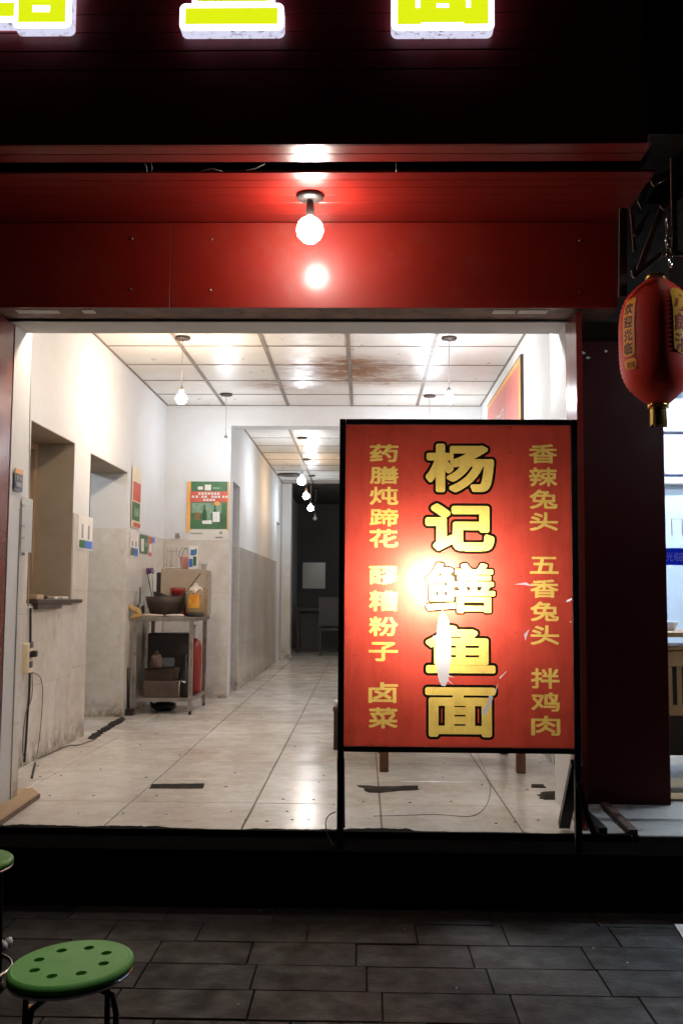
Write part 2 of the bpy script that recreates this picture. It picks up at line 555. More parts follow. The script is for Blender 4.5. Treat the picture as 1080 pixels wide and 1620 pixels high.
def contours(F):
    """marching squares at 0 on field F, returns closed loops in cell units"""
    F = np.pad(F, 1, constant_values=-1.0)
    F = np.where(F == 0, 1e-4, F)
    I = F > 0
    code = I[:-1, :-1] * 1 + I[:-1, 1:] * 2 + I[1:, 1:] * 4 + I[1:, :-1] * 8
    ys, xs = np.nonzero((code > 0) & (code < 15))
    nxt = {}
    T = {1: [(3, 0)], 2: [(0, 1)], 3: [(3, 1)], 4: [(1, 2)], 5: [(3, 2), (1, 0)], 6: [(0, 2)], 7: [(3, 2)],
         8: [(2, 3)], 9: [(2, 0)], 10: [(0, 3), (2, 1)], 11: [(2, 1)], 12: [(1, 3)], 13: [(1, 0)], 14: [(0, 3)]}
    def key(y, x, e):
        if e == 0: return (0, y, x)
        if e == 2: return (0, y + 1, x)
        if e == 3: return (1, y, x)
        return (1, y, x + 1)
    for y, x in zip(ys.tolist(), xs.tolist()):
        for a, b in T[int(code[y, x])]:
            nxt[key(y, x, a)] = key(y, x, b)
    def pt(k):
        d, y, x = k
        if d == 0:
            a, b = F[y, x], F[y, x + 1]
            return (x + a / (a - b) - 1, y - 1)
        a, b = F[y, x], F[y + 1, x]
        return (x - 1, y + a / (a - b) - 1)
    loops = []
    while nxt:
        k0, k = nxt.popitem()
        L = [pt(k0)]
        while k != k0 and k in nxt:
            L.append(pt(k))
            k = nxt.pop(k)
        if len(L) > 5: loops.append(np.array(L))
    return loops


def simplify(L, tol):
    n = len(L)
    keep = np.zeros(n, bool)
    a = 0
    b = int(np.argmax(((L - L[0]) ** 2).sum(1)))
    st = [(a, b), (b, n)]
    keep[a] = keep[b] = True
    while st:
        i, j = st.pop()
        if j - i < 2: continue
        P, Q = L[i], L[j % n]
        d = Q - P
        ln = math.hypot(*d) or 1e-9
        S = L[i + 1:j]
        e = np.abs(d[0] * (S[:, 1] - P[1]) - d[1] * (S[:, 0] - P[0])) / ln
        k = int(e.argmax())
        if e[k] > tol:
            k += i + 1
            keep[k] = True
            st += [(i, k), (k, j)]
    return L[keep]


def shape_mesh(loops, name, extrude=0.0):
    """fills closed loops (even-odd) into a flat or extruded mesh in the XY plane"""
    c = bpy.data.curves.new(name, 'CURVE')
    c.dimensions = '2D'
    c.fill_mode = 'BOTH'
    c.extrude = extrude
    for L in loops:
        if len(L) < 3: continue
        sp = c.splines.new('POLY')
        sp.points.add(len(L) - 1)
        co = np.zeros((len(L), 4)); co[:, :2] = L; co[:, 3] = 1
        sp.points.foreach_set('co', co.ravel())
        sp.use_cyclic_u = True
    o = bpy.data.objects.new(name, c)
    COL.objects.link(o)
    bpy.context.view_layer.update()
    me = bpy.data.meshes.new_from_object(o)
    bpy.data.objects.remove(o)
    bpy.data.curves.remove(c)
    me.name = name
    return me


def field_mesh(F, cell, name, extrude=0.0, tol=.35):
    loops = [simplify(L, tol) for L in contours(F)]
    loops = [L * cell for L in loops if len(L) >= 3]
    return shape_mesh(loops, name, extrude)


def remap(me, fn):
    for v in me.vertices: v.co = fn(v.co.x, v.co.y, v.co.z)
    me.update()


def text_on(name, s, place, h, m, parent, bold=.6, horiz=True, gap=1.08, wr=1.0):
    """a short line of characters as flat print; place(u, v) -> world point, u right, v up, in metres"""
    n = 40
    cell = h / n
    me = None
    step = int(n * wr * gap)
    W = (step * len(s) if horiz else int(n * wr)) + 24
    H = (n if horiz else int(n * gap) * len(s)) + 24
    A = np.full((H, W), -8.0)
    for i, ch in enumerate(s):
        if ch == ' ': continue
        f = glyph_field(ch, int(n * wr), n, 5, 6) + bold
        if horiz: y0, x0 = 6, 6 + i * step
        else: y0, x0 = 6 + (len(s) - 1 - i) * int(n * gap), 6
        y1, x1 = min(H, y0 + f.shape[0]), min(W, x0 + f.shape[1])
        A[y0:y1, x0:x1] = np.maximum(A[y0:y1, x0:x1], f[:y1 - y0, :x1 - x0])
    me = field_mesh(A, cell, name)
    remap(me, lambda x, y, z: place(x - 12 * cell, y - 12 * cell))
    return link_mesh(name, me, m, parent)

# ================================================================ THE GROUND AND THE SHELL
FZ = 0.24            # shop floor above the pavement
EDGE = 4.21          # front edge of the shop floor
XL, XR = -1.915, 1.12 # side walls of the front room
CZ = 3.045            # its ceiling
YB = 9.50            # its back wall
XC = -1.285          # corridor side wall
CZ2 = 2.98            # corridor ceiling
YE = 15.6            # end of the corridor

g = MB().quad((-60, -60, -.03), (60, -60, -.03), (60, 60, -.03), (-60, 60, -.03)).build('ground', 'asphalt')
structure(g, 'dark asphalt street running far beyond the shop')
pv = MB().box(-9, 9, -.6, 4.3, -.028, -.012).build('pavement', 'mortar')
structure(pv, 'dark pavement of long grey pavers in front of the step')
# pavers, running bond
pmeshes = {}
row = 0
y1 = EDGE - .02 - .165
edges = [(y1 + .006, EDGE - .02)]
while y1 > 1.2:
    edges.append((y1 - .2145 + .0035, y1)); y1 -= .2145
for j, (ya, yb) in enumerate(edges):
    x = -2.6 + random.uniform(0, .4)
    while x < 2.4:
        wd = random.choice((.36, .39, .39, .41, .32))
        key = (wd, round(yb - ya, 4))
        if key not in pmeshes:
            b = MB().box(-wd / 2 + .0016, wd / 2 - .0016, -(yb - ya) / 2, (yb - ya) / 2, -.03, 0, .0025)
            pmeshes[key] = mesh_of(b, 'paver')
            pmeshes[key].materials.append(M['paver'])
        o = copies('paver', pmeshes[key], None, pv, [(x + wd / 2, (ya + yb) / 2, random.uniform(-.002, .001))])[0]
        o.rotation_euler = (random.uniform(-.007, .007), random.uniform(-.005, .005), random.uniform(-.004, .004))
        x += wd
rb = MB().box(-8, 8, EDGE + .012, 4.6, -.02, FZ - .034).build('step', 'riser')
structure(rb, 'black concrete step under the shop floor')
# chipped edge of the floor bed
MB().box(-8, 8, 3.975, EDGE + .011, .115, FZ - .036, .006).box(-8, 8, 3.976, EDGE - .014, FZ - .0362, FZ - .022).build('step_ledge', 'ledge_black', rb)
e = MB()
n = 240
vs = []
wv = 0.0
for i in range(n + 1):
    x = -2.7 + i * (3.80 / n)
    wv = wv * .82 + random.gauss(0, .0035)
    d = max(.004, .028 + .016 * math.sin(x * 5.1 + 1) + .010 * math.sin(x * 13 + .4) + wv * 1.6) * (1.0 if x < .2 else .45)
    vs += [(x, EDGE - .012, FZ - .05), (x, EDGE - .010, FZ + .003), (x, EDGE + d, FZ + .0035), (x, EDGE + d + .003, FZ - .006)]
fs = []
for i in range(n):
    a, b = i * 4, i * 4 + 4
    fs += [(a + k, b + k, b + k + 1, a + k + 1) for k in range(3)]
e.add(vs, fs)
e.build('chipped_edge', 'riser', rb)

# ---- floor
fl = MB().box(-2.9, 1.112, EDGE, YB + .2, FZ - .03, FZ - .005).box(-1.8, 1.2, YB + .2, 19.2, FZ - .03, FZ - .005).build('floor', 'grout')
structure(fl, 'worn beige marble tile floor of the noodle shop')
xs = [-2.842, -2.257, -1.672, -1.086, -.503, .082, .668, 1.254]
ysf = [EDGE, 4.755] + [4.755 + .598 * k for k in range(1, 25)]
fm = {}
def tile_copy(parent, name, store, x0, x1, y0, y1, z0, z1, m, ch=.003, tilt=.0012):
    key = (round(x1 - x0, 3), round(y1 - y0, 3), round(z1 - z0, 4))
    if key not in store:
        hx, hy, hz = (x1 - x0) / 2, (y1 - y0) / 2, (z1 - z0) / 2
        store[key] = mesh_of(MB().box(-hx, hx, -hy, hy, -hz, hz, ch), name)
        store[key].materials.append(M[m])
    o = copies(name, store[key], None, parent, [((x0 + x1) / 2, (y0 + y1) / 2, (z0 + z1) / 2)])[0]
    if tilt: o.rotation_euler = (random.uniform(-tilt, tilt), random.uniform(-tilt, tilt), 0)
    return o
for i in range(len(xs) - 1):
    for j in range(len(ysf) - 1):
        x0, x1, y0, y1 = xs[i] + .003, xs[i + 1] - .003, ysf[j] + .0025, ysf[j + 1] - .0025
        x1 = min(x1, 1.108 if y0 < 4.6 else 1.16)
        x0 = max(x0, -2.3 if y0 < YB else -1.6)
        if x1 - x0 < .05: continue
        tile_copy(fl, 'floor_tile', fm, x0, x1, y0, y1, FZ - .012, FZ + random.uniform(0, .0008), 'floor_tile')

# ---- ceilings
def ceiling(name, label, X, Y, z, m='ceiling_tile'):
    c = MB().box(X[0] - .05, X[-1] + .05, Y[0], Y[-1], z + .012, z + .03).build(name, 'plaster')
    structure(c, label)
    st = {}
    for i in range(len(X) - 1):
        for j in range(len(Y) - 1):
            tile_copy(c, 'ceiling_tile', st, X[i] + .004, X[i + 1] - .004, Y[j] + .004, Y[j + 1] - .004, z, z + .009 + random.uniform(0, .0015), m, .0015, .002)
    for x in X[1:-1]: MB().box(x - .014, x + .014, Y[0], Y[-1], z - .007, z + .002).build('ceiling_runner', 't_bar', c)
    for y in Y[1:-1]:
        MB().box(X[0], X[-1], y - .008, y + .008, z - .004, z + .003).build('ceiling_bar', 't_bar', c)
    for x, s in ((X[0], 1), (X[-1], -1)): MB().box(x, x + s * .016, Y[0], Y[-1], z - .006, z + .004).build('ceiling_trim', 't_bar', c)
    MB().box(X[0] + .02, X[-1] - .02, Y[-1] - .014, Y[-1] - .001, z - .006, z + .003).build('ceiling_trim', 't_bar', c)
    return c
ceiling('ceiling', 'white panel ceiling with brown water stains over the front room',
        [XL, -1.355, -.738, -.12, .504, XR], [4.93, 5.41, 6.005, 6.6, 7.2, 7.8, 8.385, 8.965, YB], CZ)
ceiling('ceiling', 'low panel ceiling running back along the corridor',
        [XC, -.80, -.2, .4, XR], [YB + .24, 10.48, 11.07, 11.66, 12.24, 12.83, 13.41, 14.0, 14.6, 15.2, YE], CZ2)

# ---- walls: plaster above, tiles to z 1.765
TZ = 1.745
def wall(name, label, boxes, m='plaster'):
    b = MB()
    for x in boxes: b.box(*x)
    o = b.build(name, m)
    return structure(o, label)
T3 = 3.3
WY0, WY1, WZ0, WZ1 = 5.63, 6.50, 1.14, 2.21     # serving hatch
DY0, DY1, DZ1 = 6.88, 7.98, 2.20                 # kitchen door
wl = wall('wall_left', 'side wall with a serving hatch and a kitchen doorway',
          [(XL - .3, XL, 4.75, WY0, 0, T3), (XL - .3, XL, WY0, WY1, 0, WZ0), (XL - .3, XL, WY0, WY1, WZ1, T3),
           (XL - .3, XL, WY1, DY0, 0, T3), (XL - .3, XL, DY0, DY1, DZ1, T3), (XL - .3, XL, DY1, YB, 0, T3)])
wr = wall('wall_right', 'white side wall with a framed red poster', [(XR, XR + .25, 4.965, 19.2, 0, T3)])
wj = wall('wall_pier', 'white door pier beside the shutter guide', [(-2.3, -1.628, 4.52, 4.749, 0, T3), (.918, .943, 4.505, 4.87, 0, T3), (.943, XR + .25, 4.871, 4.96, 0, T3)])
wb = wall('wall_back', 'white back wall with the beer poster and the corridor opening',
          [(XL - .3, XC, YB, YB + .2, 0, T3), (XC, XR, YB, YB + .23, 2.846, T3)])
CY0, CY1 = YB + .2, 10.25
EY0, EY1 = 14.6, 15.25
wc = wall('wall_corridor', 'long tiled corridor wall with two door openings',
          [(XC - .25, XC, CY0, CY1, 2.33, T3), (XC - .25, XC, CY1, EY0, 0, T3), (XC - .25, XC, EY0, EY1, 2.3, T3), (XC - .25, XC, EY1, 19.2, 0, T3),
           (XC, XC + .14, YE, YE + .3, 0, T3), (XC - .6, XC - .25, CY1 + .0, CY1 + .2, 0, T3), (XC - .62, XC - .26, CY0 - .1, CY0 - .0, 0, T3)])
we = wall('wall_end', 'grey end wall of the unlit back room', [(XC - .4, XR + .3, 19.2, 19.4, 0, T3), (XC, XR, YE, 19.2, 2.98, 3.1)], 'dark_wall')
roof = wall('roof_slab', 'concrete slab above the shop', [(-6, 6, 4.27, 19.4, T3, T3 + .2)], 'dark_wall')
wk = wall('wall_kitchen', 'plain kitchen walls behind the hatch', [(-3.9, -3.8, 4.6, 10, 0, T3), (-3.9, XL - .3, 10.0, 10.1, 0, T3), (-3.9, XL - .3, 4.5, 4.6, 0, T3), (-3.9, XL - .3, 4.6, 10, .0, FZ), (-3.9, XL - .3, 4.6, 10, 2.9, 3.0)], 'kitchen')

# wall tiles, each a piece. lay(plane, fixed, a0,a1, z0,z1)
wm = {}
def lay(parent, axis, fixed, a0, a1, z0=FZ, z1=TZ, w=.60, h=.509, start=None, th=.006, m='wall_tile', sgn=1):
    gz = z0
    rows = [z1 - h * k for k in range(0, 8)]
    a = start if start is not None else a0
    while a < a1 - .01:
        b = a + w
        aa, bb = max(a, a0), min(b, a1)
        for k in range(len(rows) - 1):
            zt, zb = rows[k], max(rows[k + 1], z0)
            if zt - zb < .02 or bb - aa < .02: continue
            t = th + random.uniform(0, .0012)
            lo, hi = (fixed, fixed + sgn * t)
            if lo > hi: lo, hi = hi, lo
            gsp = .0012
            if axis == 'x': bx = (lo, hi, aa + gsp, bb - gsp, zb + gsp, zt - gsp)
            else: bx = (aa + gsp, bb - gsp, lo, hi, zb + gsp, zt - gsp)
            key = tuple(round(v, 3) for v in (bx[1] - bx[0], bx[3] - bx[2], bx[5] - bx[4]))
            if key not in wm:
                wm[key] = mesh_of(MB().box(*[s * v / 2 for v in key for s in (-1, 1)], .001), 'wall_tile')
                wm[key].materials.append(M[m])
            copies('wall_tile', wm[key], None, parent, [((bx[0] + bx[1]) / 2, (bx[2] + bx[3]) / 2, (bx[4] + bx[5]) / 2)])
        a = b
    bed = MB()
    lo, hi = (fixed - sgn * .001, fixed + sgn * th * .55)
    if axis == 'x': bed.box(lo, hi, a0 + .002, a1 - .002, z0, z1 - .002)
    else: bed.box(a0 + .002, a1 - .002, lo, hi, z0, z1 - .002)
    bed.build('tile_bed', 'wall_grout', parent)
lay(wl, 'x', XL, 4.75, WY0)
lay(wl, 'x', XL, WY0, WY1, z1=WZ0, h=.46)
lay(wl, 'x', XL, WY1, DY0)
lay(wl, 'x', XL, DY1, YB - .007)
lay(wl, 'y', DY1, XL - .3, XL + .006, sgn=-1)        # far side of the kitchen doorway
lay(wb, 'y', YB, XL + .008, XC - .0, sgn=-1, w=.64)
lay(wc, 'x', XC, CY1, EY0, z1=1.71, h=.50)
lay(wc, 'y', YE, XC + .008, XC + .14, z1=1.71, h=.50, sgn=-1)
lay(wc, 'y', CY1, XC - .25, XC + .006, z1=1.71, h=.5, sgn=-1)
lay(wj, 'x', -1.628, 4.66, 4.749, sgn=1, z1=1.62)
lay(wr, 'x', XR, 4.97, 10, sgn=-1)
lay(wr, 'x', XR, 10, YE, sgn=-1, z1=1.71)
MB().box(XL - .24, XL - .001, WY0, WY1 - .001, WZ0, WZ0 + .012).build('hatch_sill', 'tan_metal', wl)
# shade put into the colour inside the hatch and the doorway
MB().box(XL - .299, XL - .001, WY1 - .006, WY1 + .001, WZ0 + .012, WZ1 - .007).box(XL - .299, XL - .001, WY0, WY1, WZ1 - .006, WZ1 + .001).build('hatch_lining', 'shaded_reveal', wl)
MB().box(XL - .299, XL - .001, DY0, DY1, DZ1 - .006, DZ1 + .001).build('doorway_lining', 'shaded_reveal', wl)
fr = thing('serving_hatch_window', (XL - .27, WY0, WZ0), 'brown framed window pane set deep in the serving hatch', 'window')
b = MB()
for y in (WY0 + .0, WY1 - .05): b.box(XL - .30, XL - .245, y, y + .043, WZ0 + .013, WZ1 - .013)
b.box(XL - .299, XL - .246, WY0 + .04, WY1 - .06, WZ0 + .013, WZ0 + .055).box(XL - .299, XL - .246, WY0 + .04, WY1 - .06, WZ1 - .055, WZ1 - .013)
b.build('frame', 'window_frame', fr)
MB().box(XL - .280, XL - .272, WY0 + .04, WY1 - .05, WZ0 + .05, WZ1 - .05).build('pane', 'dark_grey', fr)
# dark corridor door far back
dr = thing('corridor_door', (XC - .12, EY0, FZ), 'brown door standing in the far opening of the corridor wall', 'door')
MB().box(XC - .14, XC - .1, EY0 + .01, EY1 - .01, FZ + .01, 2.29).build('door_leaf', 'window_frame', dr)
MB().box(XC - .1, XC - .03, EY0 + .08, EY0 + .11, 1.2, 1.32).build('handle', 'black', dr)

# ================================================================ THE FACADE
fa = thing('shop_front', (0, 4.25, 2.44), 'glossy red metal shop front above the opening with dark cladding boards over it', 'shop front')
LZ0, LZ1 = 2.463, 2.846
seam = at(271, 420, Y=4.25).x
rs = at(975, 420, Y=4.25).x
MB().box(-2.7, seam - .0015, 4.25, 4.262, LZ0, LZ1, .001).build('lintel_panel', 'red_panel', fa)
MB().box(seam + .0015, rs, 4.25, 4.262, LZ0, LZ1, .001).build('lintel_panel', 'red_panel', fa)
MB().box(-2.7, rs, 4.264, 4.268, LZ0 + .002, LZ1).build('lintel_back', 'black', fa)
sm = MB(); sphere(sm, (0, 0, 0), .0052, 10, 6)
scm = mesh_of(sm, 'screw')
copies('screw', scm, 'screw', fa, [at(x, y, Y=4.249) for x, y in ((209, 378), (335, 379), (207, 458), (333, 459), (916, 381), (916, 463))])
MB().box(-2.7, rs, 4.268, 4.44, LZ0 + .002, LZ0 + .012).build('lintel_underside', 'rust', fa)
tp = MB()
for x0, x1 in ((26, 100), (130, 155), (820, 862), (780, 812)):
    a, b_ = at(x0, 492, Z=LZ0), at(x1, 498, Z=LZ0)
    MB().box(a.x, b_.x, 4.285, 4.34, LZ0 - .001, LZ0 + .0018).build('tape_patch', 'paper', fa)
MB().box(-2.7, XR + .3, 4.44, 4.455, LZ0 - .008, 3.1).build('shutter_rail', 'black', fa)
MB().box(-2.3, .944, 4.458, 4.68, LZ0, T3).build('lintel_beam', 'plaster', fa)
MB().box(.946, XR + .4, 4.458, 4.81, LZ0, T3).build('lintel_beam', 'black', fa)
# soffit boards above the lamp
sy = [at(450, y, Z=LZ1).y for y in (273, 285, 297, 309, 321)] + [4.15, 4.249]
for a, b_ in zip(sy, sy[1:]):
    MB().box(-2.7, rs + .02, a + .0012, b_ - .0012, LZ1 + random.uniform(0, .002), LZ1 + .012, .0015).build('soffit_board', 'red_strip', fa)
for a, b_ in ((3.512, 3.577), (3.580, 3.647)):
    MB().box(-2.7, at(1020, 245, Z=LZ1).x, a, b_, LZ1 + .004, LZ1 + .014, .0015).build('soffit_board', 'red_strip', fa)
MB().box(-2.7, 1.2, 3.545, 4.25, LZ1 + .06, LZ1 + .08).build('soffit_backing', 'black', fa)
xf = at(1022, 120, Y=3.505).x
z = LZ1 + .004
while z < 4.3:
    MB().box(-2.7, xf, 3.503 + random.uniform(-.001, .001), 3.517, z + .0012, z + .0708, .0022).build('cladding_board', 'dark_strip', fa)
    z += .0720
MB().box(-2.7, xf, 3.519, 3.54, LZ1 + .016, 4.3).build('cladding_back', 'black', fa)
MB().box(-2.7, xf, 3.542, 4.27, 4.28, 4.3).build('fascia_top', 'black', fa)
MB().box(xf - .01, xf, 3.542, 4.27, LZ1 + .1, 4.28).build('fascia_end', 'black', fa)
MB().box(-6, 6, 4.27, 4.4, LZ1 + .09, 5.4).build('upper_wall', 'black', fa)
cb = MB()
for pts in (((228, 258), (232, 264), (233, 272)), ((239, 257), (241, 266), (240, 272)), ((318, 271), (335, 266), (352, 271)), ((390, 269), (405, 266), (419, 259)), ((626, 258), (627, 272))):
    MB().tube([at(x, y, Y=3.69) for x, y in pts], .0022, 5).build('wire_scrap', 'sleeve', fa)

# piers and shutter guides
for s_, xa, xb in ((1, .918, .944), (-1, -1.655, -1.628)):
    gd = MB().box(xa, xb, 4.28, 4.50, FZ, LZ0 - .008).build('shutter_guide', 'guide')
    tag(gd, 'red metal shutter guide between the %s' % ('sign board and the dark pier' if s_ > 0 else 'frame edge and the white wall over the wooden board'), 'shutter guide', 'shutter guides of the opening')
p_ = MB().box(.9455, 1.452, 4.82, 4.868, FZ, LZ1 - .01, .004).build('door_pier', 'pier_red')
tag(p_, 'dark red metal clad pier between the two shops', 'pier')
sc_ = MB()
for (x, y) in ((915, 500), (921, 502), (932, 512), (940, 507), (950, 517), (964, 520), (947, 531), (952, 536), (917, 548), (922, 558), (915, 562), (930, 566), (958, 555)):
    c_ = at(x, y, Y=4.818)
    pts = [(c_.x + random.uniform(.004, .013) * math.cos(q), c_.z + random.uniform(.003, .010) * math.sin(q)) for q in [k * 1.05 for k in range(6)]]
    MB().add([(a, 4.8185, b_) for a, b_ in pts], [tuple(range(6))]).build('glue_scrap', 'white', p_)
q_ = MB().box(-2.9, -1.66, 4.40, 4.50, FZ, LZ1 - .01).build('door_pier', 'pier_red')
tag(q_, 'red metal clad pier at the frame edge behind the wooden board', 'pier')

# ---- channel letters of the big sign
def channel_letter(label, polys, slots, grow=10):
    """polys / slots in photograph pixels measured on the sign plane"""
    Y0 = 3.448
    PPM = 100 / (at(640, 0, Y=Y0).x - at(540, 0, Y=Y0).x)
    k = 451.0 / 1000   # cells of 1 mm -> pixels
    allp = [q for P in polys for q in P]
    x0 = min(q[0] for q in allp) - 16; x1 = max(q[0] for q in allp) + 16
    y0 = min(q[1] for q in allp) - 16; y1 = max(q[1] for q in allp) + 16
    cell = .6
    W, H = int((x1 - x0) / cell), int((y1 - y0) / cell)
    m = np.zeros((H, W), bool)
    cv = lambda P: [((x - x0) / cell, (y1 - y) / cell) for x, y in P]
    for P in polys: fill_poly(m, cv(P))
    m2 = m.copy()
    for P in slots: fill_poly(m2, cv(P), False)
    Ff = sdf(m2, 4)
    G = int(grow / cell)
    Fb = sdf(m, G + 3) + G
    org = at(x0, y1, Y=Y0)
    s = cell / PPM
    t = thing('channel_letter', (at((x0 + x1) / 2, 0, Y=Y0).x, 3.503, at(600, y1 - 16, Y=Y0).z), label, 'sign letter', 'glowing channel letters on the fascia')
    bk = field_mesh(Fb, s, 'letter_rim', .0265, .6)
    remap(bk, lambda x, y, z: (org.x + x, 3.4755 - z, org.z + y))
    ro = link_mesh('letter_rim', bk, 'letter_rim', t)
    bk.materials.append(M['letter_return'])
    for p in bk.polygons: p.material_index = 0 if abs(p.normal.y) > .6 else 1
    f = field_mesh(Ff, s, 'letter_face', .002, .5)
    remap(f, lambda x, y, z: (org.x + x, Y0 - .003 - z, org.z + y))
    link_mesh('letter_face', f, 'letter_face', t)
    return t
bx = lambda x0, x1, y0, y1: [(x0, y0), (x1, y0), (x1, y1), (x0, y1)]
channel_letter('glowing yellow fish character whose bottom bar hangs over the entrance',
    [bx(293, 440, 12, 39), bx(312, 424, -78, 1), [(330, -78), (352, -118), (410, -118), (396, -78)], [(300, -62), (346, -130), (366, -122), (322, -55)]],
    [bx(330, 358, -66, -46), bx(376, 406, -66, -46), bx(330, 358, -32, -14), bx(376, 406, -32, -14)], 10)
channel_letter('glowing yellow noodle character with three slots in its lower edge',
    [bx(628, 771, -70, 39), bx(622, 778, -118, -96), [(690, -100), (712, -100), (704, -66), (682, -66)]],
    [bx(657, 664, -52, 12), bx(690, 709, 5, 12), bx(690, 709, -22, -14), bx(690, 709, -46, -38), bx(736, 743, -52, 12), bx(666, 733, 36, 44)], 10)
channel_letter('glowing yellow eel character cut off by the picture edge over the shutter guide',
    [bx(30, 106, -22, 36), bx(24, 114, -46, -34), bx(30, 108, -70, -60), bx(36, 102, -92, -82), bx(64, 74, -118, -34), [(-52, 3), (24, 3), (24, 26), (-52, 26)], bx(-40, 14, -70, -8), [(-40, -70), (-20, -112), (12, -104), (0, -70)]],
    [bx(53, 81, 8, 19), bx(-30, -18, -58, -44), bx(-6, 6, -58, -44), bx(-30, -18, -32, -18), bx(-6, 6, -32, -18)], 9)

# ================================================================ LAMPS
def pendant(label, top, bulb, m, r=.036, rose=True, group='bare bulbs hanging in the shop', cord='pale_cable', rose_m='dark_brown', sock=None):
    t = thing('pendant_lamp', top, label, 'lamp', group)
    if rose: MB().lathe(top, [(.018, -.022), (.052, -.018), (.058, -.006), (.055, -.0005)], 20).build('ceiling_rose', rose_m, t)
    bx_, by, bz = bulb
    MB().tube([(top[0], top[1], top[2] - .01), (bx_ + .001, by, (top[2] + bz) / 2), (bx_, by, bz + r * 2.2)], .0026, 6).build('cord', cord, t)
    MB().lathe(bulb, [(.014, r * .95), (.0165, r * 1.15), (.0165, r * 1.9), (.012, r * 2.2), (.005, r * 2.5)], 14).build('socket', sock or ('tan_metal' if 'warm' in m else 'grey_print'), t)
    b = MB().lathe(bulb, [(1e-6, -r), (r * .5, -r * .87), (r * .87, -r * .5), (r, 0), (r * .87, r * .5), (r * .6, r * .8), (.014, r * 1.0)], 20)
    b.build('bulb', m, t)
    return t
def P2(px, py, Y): v = at(px, py, Y=Y); return (v.x, v.y, v.z)
def drop(px, ptop, pb, ztop, zb=None, Y=None):
    tv = at(px[0], ptop, Z=ztop)
    bv = at(px[1], pb, Y=tv.y)
    return (tv.x, tv.y, ztop), (bv.x, tv.y, bv.z)
a, b = drop((358, 357), 623, 703, CZ)
pendant('white bulb on a long cord in front of the beer poster wall', a, b, 'bulb_corr', .034)
v = at(287, 631, Y=6.95)
pendant('warm yellow bulb hanging above the kitchen doorway', (v.x, 6.95, CZ), tuple(v), 'bulb_warm', .038)
v = at(710, 631, Y=6.95)
pendant('white bulb hanging beside the framed red wall poster', (v.x, 6.95, CZ), tuple(v), 'bulb_cool', .034)
a, b = drop((679, 679), 625, 712, CZ)
pendant('lamp with dark ceiling rose whose bulb hides behind the sign board', a, b, 'bulb_cool', .034)
a, b = drop((478, 477), 692, 761, CZ2)
pendant('white bulb, first one hanging in the corridor', a, b, 'bulb_corr', .045)
a, b = drop((485, 484), 726, 785, CZ2)
pendant('amber bulb in the middle of the corridor', a, b, 'bulb_corr_warm', .042)
a, b = drop((493, 491), 752, 804, CZ2)
pendant('bluish white bulb, last lit one in the corridor', a, b, 'bulb_corr', .042)
a, b = drop((500, 498), 772, 820, 2.975)
pendant('unlit bulb in the dark room past the corridor', a, b, 'bulb_off', .035)
v = at(457, 750, Z=CZ2)
tag(MB().lathe((v.x, v.y, CZ2), [(.02, -.03), (.16, -.026), (.175, -.01), (.17, -.0005)], 24).build('ceiling_plate', 'dark_brown'), 'dark oval plate on the corridor ceiling near the amber bulb', 'ceiling plate')
for x_, m_, lb in ((-1.30, 'bulb_warm', 'warm bulb just inside the entrance hidden behind the lintel beam over the hatch'), (.60, 'bulb_cool', 'white bulb just inside the entrance hidden behind the lintel beam over the sign board')):
    pendant(lb, (x_, 4.86, CZ), (x_, 4.86, 2.64), m_, .034)
pendant('bare bulb in the kitchen behind the tiled doorway wall', (-2.9, 7.2, 2.9), (-2.9, 7.2, 2.45), 'bulb_corr', .045, True, None)
pendant('bluish bulb hanging outside over the doorstep of the shop next door', (2.05, 3.62, 2.8), (2.05, 3.62, 2.42), 'bulb_next', .045, True, None)
v = at(490, 364, Y=3.95)
a_ = at(490, 308, Z=LZ1)
pendant('bright white bulb under the red soffit outside the entrance', (v.x, 3.95, LZ1), tuple(v), 'bulb_out', .055, True, None, 'cable', 'black', 'black')

# ================================================================ THE SIGN BOARD
SY = 4.0
sc1 = at(545, 672, Y=SY); sc2 = at(905, 1182, Y=SY)
c00, c10 = at(545, 1182, Y=SY), at(905, 672, Y=SY)
X0, X1 = (sc1.x + c00.x) / 2, (sc2.x + c10.x) / 2
Z0, Z1 = (sc2.z + c00.z) / 2, (sc1.z + c10.z) / 2
cell = .00125
W_, H_ = int((X1 - X0) / cell), int((Z1 - Z0) / cell)
pw, ph = 360.0, 510.0
cx_ = lambda px: (px - 545) / pw * W_
cy_ = lambda py: (1182 - py) / ph * H_
core = np.full((H_, W_), -9.0)
ring = np.full((H_, W_), -9.0)
CH = []
PADC = 26
def stamp(ch, x0, x1, y0, y1, bold, out=0):
    wq, hq = cx_(x1) - cx_(x0), cy_(y0) - cy_(y1)
    f = glyph_field(ch, int(wq - 2 * bold), int(hq - 2 * bold), 24 if out else 7, PADC)
    ox, oy = int(cx_(x0) + bold - PADC), int(cy_(y1) + bold - PADC)
    ya, xa = max(0, oy), max(0, ox)
    hh, ww = f.shape
    g_ = f[ya - oy:min(hh, H_ - oy), xa - ox:min(ww, W_ - ox)]
    sl = (slice(ya, ya + g_.shape[0]), slice(xa, xa + g_.shape[1]))
    CH.append((sl, out))
    core[sl] = np.maximum(core[sl], g_ + bold)
    ring[sl] = np.maximum(ring[sl], g_ + bold + out)
for ch, y0, y1 in (('杨', 701, 781), ('记', 798, 875), ('鳝', 893, 973), ('鱼', 991, 1067), ('面', 1088, 1166)):
    stamp(ch, 673, 784, y0, y1, {'杨': 7.5, '记': 8.5, '鳝': 4.0, '鱼': 7.0, '面': 7.5}[ch], 8.5 if ch != '鳝' else 6)
